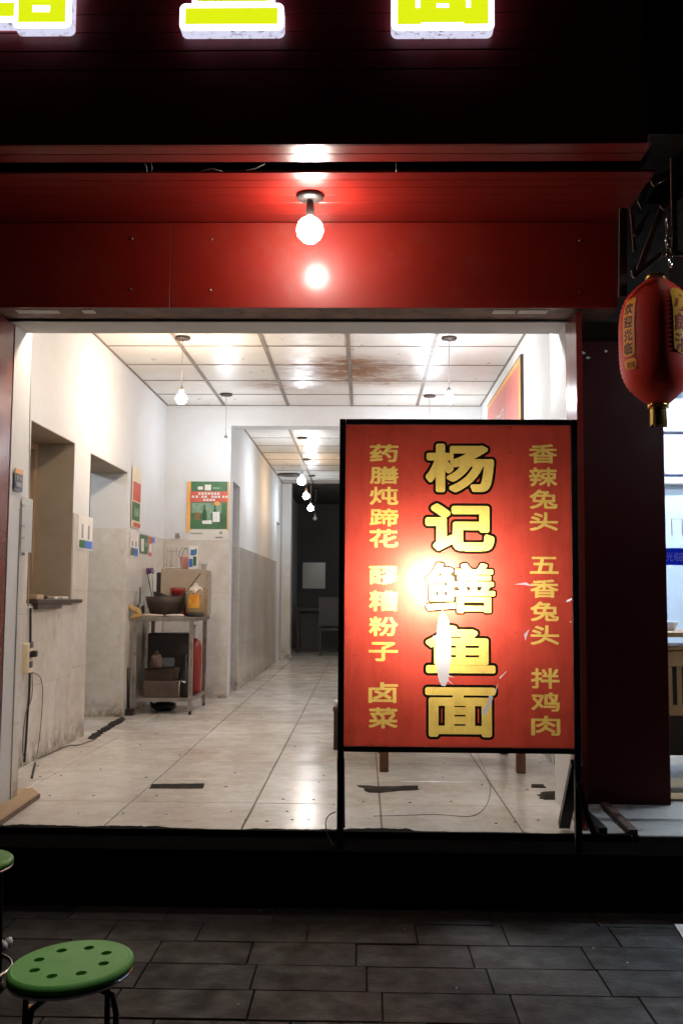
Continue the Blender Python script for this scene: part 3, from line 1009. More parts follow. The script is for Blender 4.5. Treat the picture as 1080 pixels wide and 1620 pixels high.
for ch, y0, y1 in (('药', 702, 733), ('膳', 738, 768), ('炖', 771, 802), ('蹄', 806, 836), ('花', 839, 870), ('醪', 898, 929), ('糟', 937, 971),
                   ('粉', 978, 1010), ('子', 1018, 1050), ('卤', 1081, 1115), ('菜', 1120, 1154)):
    stamp(ch, 584, 631, y0, y1, 2.3)
for ch, y0, y1 in (('香', 702, 734), ('辣', 739, 771), ('兔', 775, 807), ('头', 811, 842), ('五', 882, 910), ('香', 918, 948), ('兔', 953, 985),
                   ('头', 990, 1022), ('拌', 1057, 1090), ('鸡', 1095, 1126), ('肉', 1131, 1163)):
    stamp(ch, 838, 884, y0, y1, 2.2)
# rips in the vinyl
tear = np.zeros((H_, W_), bool)
TP = [(699, 970), (704, 975), (709, 985), (712, 1000), (714, 1020), (713, 1045), (711, 1062), (709, 1078), (704, 1088), (698, 1087), (694, 1080), (692, 1062), (689, 1048), (690, 1020), (691, 1000), (694, 982)]
fill_poly(tear, [(cx_(x) + random.uniform(-1.5, 1.5), cy_(y)) for x, y in TP])
for P in ([(773, 1100), (779, 1104), (776, 1114), (771, 1126), (766, 1133), (761, 1131), (763, 1124), (770, 1114)],
          [(708, 1070), (719, 1074), (709, 1073)], [(709, 1078), (718, 1086), (708, 1080)], [(690, 1012), (684, 1008), (690, 1016)],
          [(789, 1073), (802, 1062), (790, 1076)], [(781, 1096), (787, 1082), (783, 1098)],
          [(895, 952), (912, 948), (913, 951), (896, 955)], [(815, 927), (832, 924), (842, 930), (830, 928)],
          [(828, 1006), (836, 998), (834, 1004), (830, 1016)], [(900, 984), (914, 987), (900, 986)]):
    fill_poly(tear, [(min(cx_(x), W_ - 3), cy_(y)) for x, y in P])
Ft = sdf(tear, 4)
core = np.minimum(core, -Ft)
ringF = np.minimum(np.minimum(ring, -Ft), -core)
inside = np.full((H_, W_), 1.0)
redF = np.minimum(np.minimum(inside, -ring), -Ft)
sb = thing('sign_board', (X0, SY, 0), 'red free standing menu board with large gold characters and a torn lit face', 'sign board')
def sheet(F, name, m, y, tol=.35):
    me = field_mesh(F, cell, name, 0, tol)
    remap(me, lambda x, yy, zz: (X0 + x, y, Z0 + yy))
    return link_mesh(name, me, m, sb)
sheet(redF, 'red_vinyl', 'vinyl_red', SY)
only = np.where(ring > core + .01, ringF, -1.0)
for sl, out in CH:
    oy, ox = sl[0].start, sl[1].start
    lo, hi = (5, 5) if not out else (0, 0)
    for F, nm, mt in ((core, 'gold_character', 'vinyl_yellow'), (only, 'character_outline', 'vinyl_black')):
        if nm == 'character_outline' and not out: continue
        Fs = F[sl].copy()
        k_ = 1 if out else 22
        Fs[:k_] = -1; Fs[-k_:] = -1
        me = field_mesh(Fs, cell, nm, 0, .3)
        remap(me, lambda x, yy, zz: (X0 + x + ox * cell, SY, Z0 + yy + oy * cell))
        link_mesh(nm, me, mt, sb)
BD = .13
fx0, fx1, fz0, fz1 = X0 - .024, X1 + .026, Z0 - .022, Z1 + .022
b = MB()
b.box(X0 - .024, X0, SY - .006, SY + BD, fz0, fz1, .002).box(X1, X1 + .026, SY - .006, SY + BD, fz0, fz1, .002)
b.box(X0 + .001, X1 - .001, SY - .006, SY + BD, Z1, fz1, .002).box(X0 + .001, X1 - .001, SY - .006, SY + BD, fz0, Z0, .002)
b.build('frame', 'black', sb)
MB().box(X0, X1, SY + BD, SY + BD + .006, Z0, Z1).build('back_panel', 'back_white', sb)
b = MB().box(X0 + .0005, X0 + .004, SY + .004, SY + BD - .001, Z0 + .0005, Z1 - .0005).box(X1 - .004, X1 - .0005, SY + .004, SY + BD - .001, Z0 + .0005, Z1 - .0005)
b.box(X0 + .005, X1 - .005, SY + .004, SY + BD - .001, Z0 + .0005, Z0 + .004).box(X0 + .005, X1 - .005, SY + .004, SY + BD - .001, Z1 - .004, Z1 - .0005)
b.build('box_lining', 'box_grey', sb)
v = at(683, 922, Y=SY + .090)
b = MB(); sphere(b, v, .03, 20, 10, 1.1)
b.build('box_bulb', 'bulb_box', sb)
MB().lathe(v, [(.012, .031), (.016, .04), (.016, .06)], 12).build('box_socket', 'grey_print', sb)
b = MB()
MB().box(X0 - .024, X0 + .002, SY, SY + .03, FZ - .0215, fz0 - .001, .002).build('leg', 'black', sb)
MB().box(X1 + .001, X1 + .027, SY, SY + .03, FZ - .0215, fz0 - .001, .002).build('leg', 'black', sb)
MB().bar((X0 - .011, SY + .03, .56), (X0 - .011, SY + .245, FZ + .016), .022, .03, (1, 0, 0)).build('rear_strut', 'black', sb)
MB().bar((X1 + .014, SY + .03, .56), (X1 + .014, SY + .30, FZ + .016), .03, .045, (1, 0, 0)).build('rear_strut', 'black', sb)
# flat curved foot brace
pts = [at(x, y, Y=3.99) for x, y in ((915, 1238), (921, 1262), (926, 1288), (937, 1315), (950, 1331))]
b = MB()
for p, q in zip(pts, pts[1:]): b.bar(p, q, .022, .012, (0, 1, 0))
b.build('foot_brace', 'black', sb)

# low steel rails on the floor beside the pier
a, b_ = at(884, 1254, Z=FZ + .01), at(945, 1327, Z=FZ + .01)
o = MB().bar((a.x + .02, 4.80, FZ + .014), (a.x + .02, EDGE + .01, FZ + .014), .034, .024).build('shutter_track', 'black')
tag(o, 'dark steel shutter track lying on the floor beside the sign board foot', 'track')
a, b_ = at(953, 1273, Z=FZ), at(998, 1318, Z=FZ)
o = MB().bar((a.x, 4.78, FZ + .010), (b_.x, EDGE + .01, FZ + .010), .036, .020).build('angle_iron', 'rust')
tag(o, 'rusty angle iron on the floor where the two shop floors meet', 'angle iron')

# ================================================================ THE SHOP NEXT DOOR
NX = 1.46
nf = MB().box(1.135, 7, EDGE, 4.92, FZ - .2, FZ - .012).box(NX - .03, 7, 4.92, 10, FZ - .2, FZ - .006).build('floor_next_door', 'grout')
structure(nf, 'grey slab doorstep and tan floor of the shop next door')
st = {}
for i in range(5):
    for j in range(1):
        tile_copy(nf, 'step_tile', st, 1.135 + i * .6, 1.13 + (i + 1) * .6, EDGE, 4.90, FZ - .011, FZ + .0004, 'slab_tile')
for i in range(5):
    for j in range(6):
        x0 = NX + i * .8
        tile_copy(nf, 'floor_tile', st, x0, x0 + .795, 4.96 + j * .8, 4.955 + (j + 1) * .8, FZ - .004, FZ + .004, 'tan_floor')
wn = wall('wall_next_door', 'pale blue back wall of the bright shop next door',
          [(XR + .25, 6.5, 8.2, 8.35, 0, 3.1), (XR + .25, NX, 4.97, 8.2, 0, 3.1), (6.4, 6.6, 4.7, 8.3, 0, 3.1), (NX - .02, 6.5, 4.97, 8.3, 2.86, 3.0)], 'neighbour_wall')
tag(MB().box(1.3, 1.325, 3.56, 4.2, 2.45, 2.805).box(1.3, 6.4, 3.56, 4.2, 2.81, 2.9).box(1.3, 6.4, 3.5, 3.55, 2.75, 4.2).build('shield', 'black'), 'black box added out of view to shield the red soffit from the next door bulb', 'shield')  # added out of view to block the next door bulb's light
tag(MB().box(NX + .02, 6.4, 4.88, 4.93, 2.35, 2.80).box(NX + .02, 6.4, 4.4, 4.93, 2.81, 2.9).build('door_header', 'pier_red'), 'dark red header over the glass door of the shop next door', 'header')
gd = thing('glass_door', (1.9, 4.95, FZ), 'glass door with blue welcome band of the shop next door', 'door')
MB().box(NX, 2.5, 4.94, 4.947, FZ + .05, 2.34).build('pane', 'glass', gd)
a, b_ = at(1056, 1246, Y=4.94), at(1056, 1252, Y=4.94)
MB().box(NX, 2.5, 4.925, 4.962, b_.z - .004, a.z).build('bottom_rail', 'steel', gd)
a, b_ = at(1056, 867, Y=4.937), at(1056, 894, Y=4.937)
MB().box(NX, 2.5, 4.935, 4.9385, b_.z, a.z).build('door_band', 'band_blue', gd)
h_ = (a.z - b_.z) * .55
org = at(1052, 893, Y=4.934)
text_on('band_text', '光临', lambda u, v: (org.x + .002 + u, 4.9335, b_.z + (a.z - b_.z) * .22 + v), h_, 'band_white', gd, .5, True, 1.15, .8)
text_on('band_text', '欢迎光临', lambda u, v: (org.x + .075 + u, 4.9335, b_.z + (a.z - b_.z) * .16 + v), h_ * 1.15, 'band_white', gd, .5, True, 1.15, .9)
# frame outline drawn on the glass
MB().box(1.515, 1.519, 4.936, 4.9385, 1.52, 1.60).box(1.515, 1.57, 4.936, 4.9385, 1.60, 1.603).box(1.566, 1.570, 4.936, 4.9385, 1.52, 1.60).build('sticker_outline', 'grey_print', gd)
# ceiling beams, wall panels seen past the lantern
t = thing('wall_cabinet', (2.4, 8.0, 1.7), 'lilac panels and white trim high on the wall of the shop next door', 'wall panel')
MB().box(1.5, 4.5, 8.10, 8.195, 2.22, 2.55).build('panel', 'lilac', t)
MB().box(1.5, 4.5, 8.06, 8.195, 2.14, 2.19).build('trim', 'white', t)
MB().box(1.5, 4.5, 8.02, 8.195, 2.56, 2.70).build('panel', 'white', t)
# tube lamp, and a second one added to brighten the doorstep
for Yt, lb in ((7.0, 'fluorescent tube over the dining tables of the shop next door'), (5.45, 'unseen fluorescent tube added behind the glass door to brighten the doorstep next door')):
    t = thing('tube_lamp', (2.6, Yt, 2.85), lb, 'lamp')
    MB().box(1.9, 3.1, Yt - .03, Yt + .03, 2.82, 2.86).build('batten', 'white', t)
    MB().tube([(1.92, Yt, 2.79), (3.08, Yt, 2.79)], .014, 10).build('tube', 'tube', t)
# wooden counter with bowls
def serving_counter(x0, x1, y, lab):
    t = thing('wooden_counter', ((x0 + x1) / 2, y, FZ), lab, 'counter')
    MB().box(x0, x1, y, y + .5, 1.00, 1.03, .004).build('counter_top', 'light_wood', t)
    MB().box(x0 + .01, x1 - .01, y + .02, y + .45, .93, .95, .003).build('shelf', 'light_wood', t)
    MB().box(x0 + .01, x1 - .01, y + .03, y + .06, .84, .925, .003).build('front_board', 'light_wood', t)
    k = x0 + .02
    while k < x1 - .04:
        MB().box(k, k + .022, y + .035, y + .055, .63, .839).build('slat', 'light_wood', t)
        k += .052
    MB().box(x0 + .01, x1 - .01, y + .03, y + .06, .575, .629, .003).build('rail', 'light_wood', t)
    for k in (x0 + .012, x0 + .09, x1 - .06):
        for q in (y + .03, y + .42): MB().box(k, k + .03, q, q + .03, FZ + .006, .574 if q < y + .1 else .929).build('leg', 'light_wood', t)
    MB().box(x0 + .02, x1 - .02, y + .44, y + .46, .3, .925).build('back_board', 'dark_brown', t)
    return t
serving_counter(1.54, 2.7, 5.5, 'warm wooden counter with slats just inside the glass door next door')
for dx, r in ((-.12, .06), (.02, .05)):
    t = MB().lathe((1.84 + dx, 5.7, 1.031), [(r * .5, .001), (r * .55, .006), (r, .05), (r * .94, .05), (r * .5, .01)], 20).build('bowl', 'white')
    tag(t, 'white bowl on the warm wooden counter next door' if r > .055 else 'small white cup bowl beside the bigger bowl next door', 'bowl')

# ================================================================ LANTERN AND ITS BRACKET
LY = 3.85
lc = at(1038, 541, Y=LY)
k = LY / F_PX
ln = thing('red_lantern', (lc.x, LY, lc.z), 'tall red lantern with gold rims and orange welcome print hanging by the pier', 'lantern')
Rr = 58 * k
HH = 101 * k
prof = []
NP = 56
for i in range(NP + 1):
    u = -1 + 2 * i / NP
    r = Rr * (1 - abs(u) ** 3.6 * .70) * (1 + .022 * (i % 2))
    if abs(u) > .72: r *= 1 - (abs(u) - .72) * .35
    prof.append((r, u * HH))
def lr(z):
    u = max(-1, min(1, z / HH))
    r = Rr * (1 - abs(u) ** 3.6 * .70)
    if abs(u) > .72: r *= 1 - (abs(u) - .72) * .35
    return r * 1.022 + .0012
MB().lathe(tuple(lc), prof, 40).build('lantern_body', 'lantern', ln)
capr = lr(HH)
MB().lathe((lc.x, LY, lc.z + HH), [(capr * 1.02, -.004), (capr * 1.04, .016), (capr * .98, .018), (capr * .96, .0)], 28).build('gold_rim', 'gold', ln)
MB().lathe((lc.x, LY, lc.z - HH), [(capr * .9, -.018), (capr * 1.0, -.016), (capr * 1.02, .004)], 28).build('gold_rim', 'gold', ln)
b = MB()
for q in range(26):
    a = q * 2 * math.pi / 26
    x, y = math.cos(a) * capr * .72, math.sin(a) * capr * .72
    b.bar((lc.x + x, LY + y, lc.z - HH - .016), (lc.x + x * 1.08 + random.uniform(-.003, .003), LY + y * 1.08, lc.z - HH - .016 - random.uniform(.062, .078)), .011, .002, (math.cos(a), math.sin(a), 0))
b.build('tassel', 'gold', ln)
def onl(ang0):
    """u, v on the lantern skin: u metres round from angle ang0, v above its middle"""
    def f(u, v, off=0.0):
        a = ang0 + u / Rr
        r = lr(v) + off
        return (lc.x + r * math.cos(a), LY + r * math.sin(a), lc.z + v)
    return f
def skin_patch(name, f, u0, u1, v0, v1, m, off=0.0, rnd=.3, nu=10, nv=26):
    b = MB(); vs = []; fs = []
    for j in range(nv + 1):
        v = v0 + (v1 - v0) * j / nv
        e = min(v - v0, v1 - v) / ((u1 - u0) * rnd)
        inset = (1 - math.sqrt(max(0, 1 - max(0, 1 - e) ** 2))) * (u1 - u0) * rnd if e < 1 else 0
        for i in range(nu + 1):
            vs.append(f(u0 + inset + (u1 - u0 - 2 * inset) * i / nu, v, off))
    for j in range(nv):
        for i in range(nu):
            a = j * (nu + 1) + i
            fs.append((a, a + 1, a + nu + 2, a + nu + 1))
    b.add(vs, fs, True)
    return b.build(name, m, ln)
f1 = onl(math.radians(-152))
zz = lambda py: (541 - py) * k
skin_patch('welcome_print', f1, -.030, .030, zz(572), zz(476), 'orange')
skin_patch('small_print', f1, -.028, .034, zz(592), zz(575), 'orange', 0, .2, 8, 6)
text_on('print_text', '欢迎光临', lambda u, v: f1(-.022 + u, zz(568) + v, .0012), .0455, 'brown_ink', ln, 1.6, False, 1.16, .95)
text_on('print_text', '酒馆', lambda u, v: f1(-.018 + u, zz(590) + v, .0012), .024, 'brown_ink', ln, .1, True, 1.1, .9)
f2 = onl(math.radians(-66))
skin_patch('name_print', f2, -.038, .050, zz(573), zz(465), 'gold_print')
text_on('print_text', '小郎酒', lambda u, v: f2(-.03 + u, zz(570) + v, .0012), .071, 'red_ink', ln, 1.2, False, 1.1, 1.05)
# hanger
top = lc.z + HH
MB().tube([(lc.x - .03, LY, top + .005), (lc.x, LY, top + .06), (lc.x + .03, LY, top + .005)], .002, 5).tube([(lc.x, LY, top + .06), (lc.x + .004, LY, top + .115)], .002, 5).build('hanger', 'cable', ln)
bk = thing('lantern_bracket', (at(1045, 330, Y=3.62).x, 3.62, 2.6), 'dark steel bracket and clutter of rods holding the red lantern', 'bracket')
b = MB()
for (p, q, wd, Yp) in (((1000, 438), (1058, 392), .018, 3.62), ((1010, 428), (1046, 330), .022, 3.66), ((1046, 330), (1100, 292), .022, 3.64), ((1002, 372), (1026, 336), .014, 3.70),
                       ((998, 330), (1003, 398), .012, 3.72), ((1064, 250), (1066, 400), .02, 3.60), ((985, 330), (984, 470), .03, 3.8), ((1030, 290), (1100, 250), .03, 3.75), ((1046, 402), (1100, 402), .016, 3.61)):
    b.bar(at(*p, Y=Yp), at(*q, Y=Yp), wd, .012, (0, 1, 0))
b.build('strut', 'rust', bk)
b = MB()
for i, (x, y, s) in enumerate(((1055, 352, 0), (1058, 368, 1), (1054, 384, 0), (1058, 400, 1), (1060, 414, 0))):
    c_ = at(x, y, Y=3.585)
    pts = []
    for q in range(14):
        a = q * 2 * math.pi / 14
        dx, dz = .010 * math.cos(a), .021 * math.sin(a)
        pts.append((c_.x + (dx if s else 0), c_.y + (0 if s else dx), c_.z + dz))
    b.tube(pts, .0042, 6, True)
b.build('chain', 'chrome', bk)
b = MB()
for (P, Yp) in (([(1014, 330), (1008, 318), (1012, 304), (1022, 290), (1030, 284), (1026, 296), (1022, 312), (1018, 324)], 3.70), ([(1003, 372), (1008, 356), (1020, 346), (1016, 362), (1006, 380)], 3.75), ([(1002, 440), (998, 428), (1004, 418), (1008, 432)], 3.7)):
    pts = [at(x, y, Y=Yp) for x, y in P]
    n = len(pts)
    MB().add([(p.x, p.y, p.z) for p in pts] + [(p.x, p.y + .006 + .01 * math.sin(i * 2.2), p.z) for i, p in enumerate(pts)], [tuple(range(n)), tuple(range(n, 2 * n))[::-1]] + [(i, (i + 1) % n, n + (i + 1) % n, n + i) for i in range(n)]).build('rag_strip', 'rag', bk)


# ================================================================ STEEL PREP TABLE AND WHAT STANDS ON IT
TX0, TX1, TY0, TY1 = XL + .03, -1.385, 8.15, 8.88
TT = at(255, 976, Y=TY0).z
pt_ = thing('steel_table', ((TX0 + TX1) / 2, (TY0 + TY1) / 2, FZ), 'stainless steel prep table loaded with bowls and pots by the kitchen doorway', 'table')
MB().box(TX0, TX1 + .02, TY0 - .02, TY1 + .01, TT - .035, TT, .004).build('table_top', 'steel', pt_)
for x in (TX0 + .005, TX1 - .035):
    for y in (TY0, TY1 - .035):
        lg = MB().box(x, x + .033, y, y + .033, FZ + .03, TT - .036, .002).build('leg', 'steel', pt_)
        MB().lathe((x + .0165, y + .0165, FZ + .001), [(.012, 0), (.014, .004), (.010, .029)], 12).build('foot', 'black', lg)
MB().box(TX0 + .039, TX1 - .036, TY0 + .004, TY0 + .028, .345, .375).build('stretcher', 'steel', pt_)
MB().box(TX1 - .03, TX1 - .006, TY0 + .034, TY1 - .036, .345, .375).build('stretcher', 'steel', pt_)
MB().box(TX0 + .04, TX1 - .036, TY0 + .03, TY1 - .03, .352, .362).build('shelf', 'steel', pt_)
def on(px, py, Y): return at(px, py, Y=Y)
def lath(name, lab, cat, px, pyb, Y, prof, m, seg=24, z=None):
    c_ = on(px, pyb, Y)
    return tag(MB().lathe((c_.x, Y, (z if z is not None else TT) + .001), prof, seg).build(name, m), lab, cat)
# big dark wok and basin
lath('cooking_pot', 'big dark round pot on the steel table', 'pot', 262, 970, 8.36, [(.105, 0), (.13, .03), (.155, .10), (.168, .165), (.160, .165), (.148, .10), (.1, .012)], 'dark_brown', 28)
c_ = on(234, 965, 8.35)
o = MB().lathe((0, 0, 0), [(.05, 0), (.10, .03), (.15, .09), (.144, .09), (.09, .035), (.04, .008)], 24).build('wok', 'black', None)
o.location = (XL + .19, 8.62, TT + .058); o.rotation_euler = (R(-16), R(24), 0)
tag(o, 'black wok tilted against the side wall behind the big pot', 'wok')
# chopping cloth and towels
def blob(name, lab, cat, pts, m, r):
    b = MB(); b.tube([tuple(p) for p in pts], r, 10)
    return tag(b.build(name, m), lab, cat)
def blob_z(P, Y): return [on(x, y, Y) for x, y in P]
blob('towel', 'yellow brown towel bunched at the front corner of the steel table', 'towel', blob_z(((204, 957), (210, 963), (218, 966), (222, 972), (212, 975), (206, 981)), 8.12), 'towel', [.016, .026, .024, .028, .022, .012])
blob('cloth', 'crumpled pale cloth along the front edge of the steel table', 'cloth', [(p.x, 8.17, TT + .012) for p in blob_z(((219, 974), (230, 972), (246, 975), (258, 976)), 8.15)], 'cloth', [.008, .013, .011, .006])
blob('cloth', 'pinkish cloth lying beside the jar on the steel table', 'cloth', [(p.x, 8.20, TT + .012) for p in blob_z(((262, 972), (272, 971), (284, 972), (291, 976)), 8.2)], 'cloth', [.006, .012, .013, .007])
# tan drawer cabinet at the back
cab = thing('drawer_cabinet', (-1.6, 8.72, TT), 'tan metal drawer cabinet at the back of the steel table', 'cabinet')
ca, cb_ = on(255, 900, 8.58), on(329, 900, 8.58)
cz = ca.z
MB().box(ca.x, cb_.x - .02, 8.58, 8.86, TT + .001, cz, .004).build('cabinet_body', 'tan_metal', cab)
MB().box(cb_.x - .019, cb_.x - .006, 8.60, 8.84, TT + .01, cz - .01, .002).build('drawer_front', 'tan_metal', cab)
for kz in (.3, .55, .86): MB().box(cb_.x - .006, cb_.x + .004, 8.58, 8.62, TT + (cz - TT) * kz - .008, TT + (cz - TT) * kz + .008).build('handle', 'steel', cab)
MB().box(ca.x - .045, ca.x - .006, 8.62, 8.84, TT + .001, cz - .03).build('back_box', 'black', cab)
# red bowl before the cabinet
c_ = on(281, 946, 8.5)
tag(MB().lathe((c_.x, 8.50, on(281, 942, 8.5).z), [(.045, 0), (.06, .03), (.068, .066), (.064, .066), (.05, .01)], 20).build('bowl', 'red_plastic'), 'brownish red bowl stacked over the dark pot in front of the tan cabinet', 'bowl')
tag(MB().lathe((c_.x, 8.50, on(281, 952, 8.5).z), [(.03, 0), (.055, .016), (.062, .030), (.058, .030), (.03, .006)], 20).box(c_.x - .04, c_.x + .04, 8.47, 8.53, TT + .002, on(281, 952, 8.5).z).build('dish', 'pink_plastic'), 'pink dish just under the brownish red bowl', 'dish')
# jar with yellow label
jx = on(309, 970, 8.33)
jar = thing('glass_jar', (jx.x, 8.33, TT), 'large jar with a yellow label and a bag over its mouth', 'jar')
MB().lathe((jx.x, 8.33, TT + .001), [(.07, 0), (.078, .01), (.078, .03)], 24).build('jar_base', 'black', jar)
MB().lathe((jx.x, 8.33, TT + .032), [(.076, 0), (.080, .02), (.08, .17), (.055, .20)], 24).build('jar_body', 'amber', jar)
b = MB(); vs = []; fs = []
for i in range(9):
    a = R(-125 + i * 8.5)
    for z_ in (TT + .075, TT + .185): vs.append((jx.x + .0815 * math.cos(a), 8.33 + .0815 * math.sin(a), z_))
for i in range(8): fs.append((i * 2, i * 2 + 2, i * 2 + 3, i * 2 + 1))
b.add(vs, fs).build('jar_label', 'yellow_label', jar)
b = MB(); b.lathe((jx.x, 8.33, TT + .2), [(.085, -.012), (.066, .018), (.04, .05), (.02, .06), (.018, .075)], 14)
for i, v in enumerate(b.v): b.v[i] = (v[0] + random.uniform(-.006, .006), v[1] + random.uniform(-.006, .006), v[2] + random.uniform(-.006, .006))
b.build('plastic_bag', 'cloth', jar)
o = MB().tube([(jx.x - .11, 8.34, TT + .16), (jx.x - .01, 8.33, TT + .30), (jx.x + .03, 8.37, TT + .36)], [.006, .005, .005], 8).build('ladle', 'dark_brown')
tag(o, 'dark ladle leaning from the pot across the jar', 'ladle')
# on top of the cabinet
def topc(px, Y=8.7): return on(px, 895, Y).x
tag(MB().lathe((topc(276), 8.68, cz + .001), [(.05, 0), (.078, .008), (.074, .012), (.04, .006)], 24).build('plate', 'white'), 'white plate on top of the tan cabinet', 'plate')
pb = thing('pink_basket', (topc(292), 8.72, cz), 'pink plastic basket with wire handles on the tan cabinet', 'basket')
MB().lathe((topc(292), 8.72, cz + .001), [(.035, 0), (.046, .10), (.052, .11), (.044, .10), (.033, .006)], 18).build('basket_body', 'pink_plastic', pb)
b = MB()
for dx, dy in ((-.012, 0), (.014, .02)):
    b.tube([(topc(292) + dx + .045 * math.cos(q), 8.72 + dy, cz + .105 + .085 * math.sin(q)) for q in [i * math.pi / 10 for i in range(11)]], .0022, 5)
b.build('handle', 'cable', pb)
ml = thing('milk_carton', (topc(308), 8.66, cz), 'blue and green printed carton on the tan cabinet', 'carton')
x_ = topc(307)
MB().box(x_ - .036, x_ + .036, 8.63, 8.68, cz + .001, cz + .20, .003).build('carton_body', 'white', ml)
MB().box(x_ - .033, x_ + .0, 8.627, 8.6285, cz + .02, cz + .09).box(x_ - .02, x_ + .02, 8.627, 8.6285, cz + .12, cz + .17).build('blue_print', 'blue_paper', ml)
MB().box(x_ + .004, x_ + .032, 8.627, 8.6285, cz + .03, cz + .11).box(x_ + .022, x_ + .034, 8.627, 8.6285, cz + .13, cz + .18).build('green_print', 'green_paper', ml)
wrk = thing('wire_rack', (topc(262), 8.76, cz), 'thin wire rack standing against the back corner on the tan cabinet', 'rack')
b = MB()
for px in (262, 268, 270, 277): b.tube([(topc(px), 8.76, cz), (topc(px), 8.76, cz + .17 + (px % 5) * .01)], .0022, 5)
b.tube([(topc(261), 8.76, cz + .16), (topc(278), 8.76, cz + .16)], .0022, 5)
b.build('rack_wire', 'steel', wrk)
hk = MB().box(XL + .11, XL + .15, YB - .012, YB - .008, on(265, 852, YB).z, on(265, 843, YB).z).tube([(XL + .13, YB - .02, on(265, 846, YB).z), (XL + .16, YB - .05, on(265, 850, YB).z)], .005, 6).build('wall_hook', 'steel')
tag(hk, 'small steel hook on the wall tiles in the corner above the rack', 'hook')
# dried flowers in a vase
fx = on(238, 940, 8.62)
fl_ = thing('dried_flowers', (fx.x, 8.75, TT), 'small bunch of purple dried flowers in a thin vase by the side wall', 'flowers')
b = MB()
fxc = on(236, 903, 8.75)
for i in range(7): b.tube([(fx.x + .005 * math.cos(i), 8.75, TT + .10), (fxc.x + .028 * math.cos(i * 2.1), 8.75 + .02 * math.sin(i * 2.1), fxc.z - .01)], .0014, 4)
b.build('stem', 'green_paper', fl_)
b = MB()
for i in range(46):
    a = random.uniform(0, 6.3); r = random.uniform(.0, .042)
    sphere(b, (fxc.x + r * math.cos(a), 8.75 + r * math.sin(a) * .7, fxc.z + random.uniform(-.022, .022)), random.uniform(.005, .01), 6, 4)
b.build('blossom', 'purple', fl_)
MB().lathe((fx.x, 8.75, TT + .001), [(.02, 0), (.024, .03), (.018, .12), (.022, .15), (.016, .12)], 16).build('vase', 'white', fl_)
o = MB().box(XL + .045, XL + .05, 8.3, 8.34, TT + .11, TT + .24).tube([(XL + .047, 8.32, TT + .01), (XL + .047, 8.32, TT + .11)], .004, 6).build('spatula', 'steel')
tag(o, 'thin steel spatula upright against the side wall tiles', 'spatula')
def bxo(name, lab, cat, bb, m, ch=.004, rz=0):
    x0, x1, y0, y1, z0, z1 = bb
    o = MB().box(-(x1 - x0) / 2, (x1 - x0) / 2, -(y1 - y0) / 2, (y1 - y0) / 2, 0, z1 - z0, ch).build(name, m)
    o.location = ((x0 + x1) / 2, (y0 + y1) / 2, z0); o.rotation_euler = (0, 0, rz)
    return tag(o, lab, cat)
def small(name, lab, cat, px, Y, prof, m, z=None):
    return tag(MB().lathe((on(px, 970, Y).x, Y, (TT if z is None else z) + .001), prof, 18).build(name, m), lab, cat)
bt_ = [(.022, 0), (.026, .01), (.026, .11), (.011, .15), (.011, .185), (.013, .19)]
small('sauce_bottle', 'dark sauce bottle between the red bowl and the jar on the steel table', 'bottle', 296, 8.52, bt_, 'red_plastic')
small('oil_bottle', 'tall clear brown oil bottle at the side of the tan cabinet', 'bottle', 323, 8.40, [(.024, 0), (.028, .01), (.028, .15), (.012, .2), (.012, .235), (.014, .24)], 'amber')
small('steel_canister', 'small steel canister behind the yellow towel', 'canister', 222, 8.42, [(.034, 0), (.036, .005), (.036, .085), (.034, .09), (.012, .1)], 'steel')
small('bowl_stack', 'stack of white bowls behind the pot by the side wall', 'bowls', 246, 8.74, [(.04, 0), (.055, .03), (.052, .03), (.060, .045), (.056, .045), (.063, .06), (.058, .06), (.066, .078), (.06, .078)], 'white')
small('spice_tub', 'small white tub with a dark lid on the tan cabinet', 'tub', 321, 8.68, [(.022, 0), (.026, .045), (.028, .046), (.028, .058), (.005, .06)], 'sleeve', cz)
b = MB()
for px, py in ((292, 940), (296, 930), (288, 944)):
    p = on(px, py, 8.5); b.tube([(p.x - .02, 8.5, TT + .07), tuple(p)], .003, 6)
tag(b.build('chopsticks', 'board'), 'few chopsticks sticking up beside the red bowl', 'chopsticks')
bxo('plastic_tub', 'blue grey plastic tub on top of the boxes under the steel table', 'tub', (TX0 + .12, TX0 + .30, 8.34, 8.5, .602, .68), 'dark_grey', .01, .2)
# under the table
o = thing('gas_bottle', (TX1 - .10, 8.68, .363), 'red cylinder standing under the steel table', 'cylinder')
MB().lathe((TX1 - .075, 8.68, .363), [(.05, 0), (.062, .01), (.062, .40), (.045, .45), (.02, .47)], 20).build('cylinder_body', 'red_plastic', o)
MB().lathe((TX1 - .075, 8.68, .363 + .47), [(.018, 0), (.03, .01), (.02, .10), (.012, .12)], 14).build('valve', 'sleeve', o)
bxo('cardboard_box', 'dim cardboard box on the lower shelf of the steel table', 'box', (TX0 + .06, TX0 + .36, 8.3, 8.6, .363, .50), 'dark_card', .004, .1)
bxo('cardboard_box', 'flattish cardboard box on top of the other one under the steel table', 'box', (TX0 + .08, TX0 + .33, 8.32, 8.58, .501, .60), 'dark_brown', .004, -.12)
bxo('dark_fill', 'black box added as dark fill at the back under the steel table', 'bin', (TX0 + .03, TX0 + .40, 8.60, 8.84, .363, .88), 'black', .01)  # added to darken the space under the table
o = MB().tube([(TX1 - .12, 8.24, .52), (TX1 - .085, 8.22, .50), (TX1 - .07, 8.20, .50)], .010, 8).tube([(TX1 - .12, 8.24, .51), (TX1 - .13, 8.24, .37)], .004, 6).build('drain_tap', 'chrome')
tag(o, 'small chrome tap behind the front leg of the steel table', 'tap')
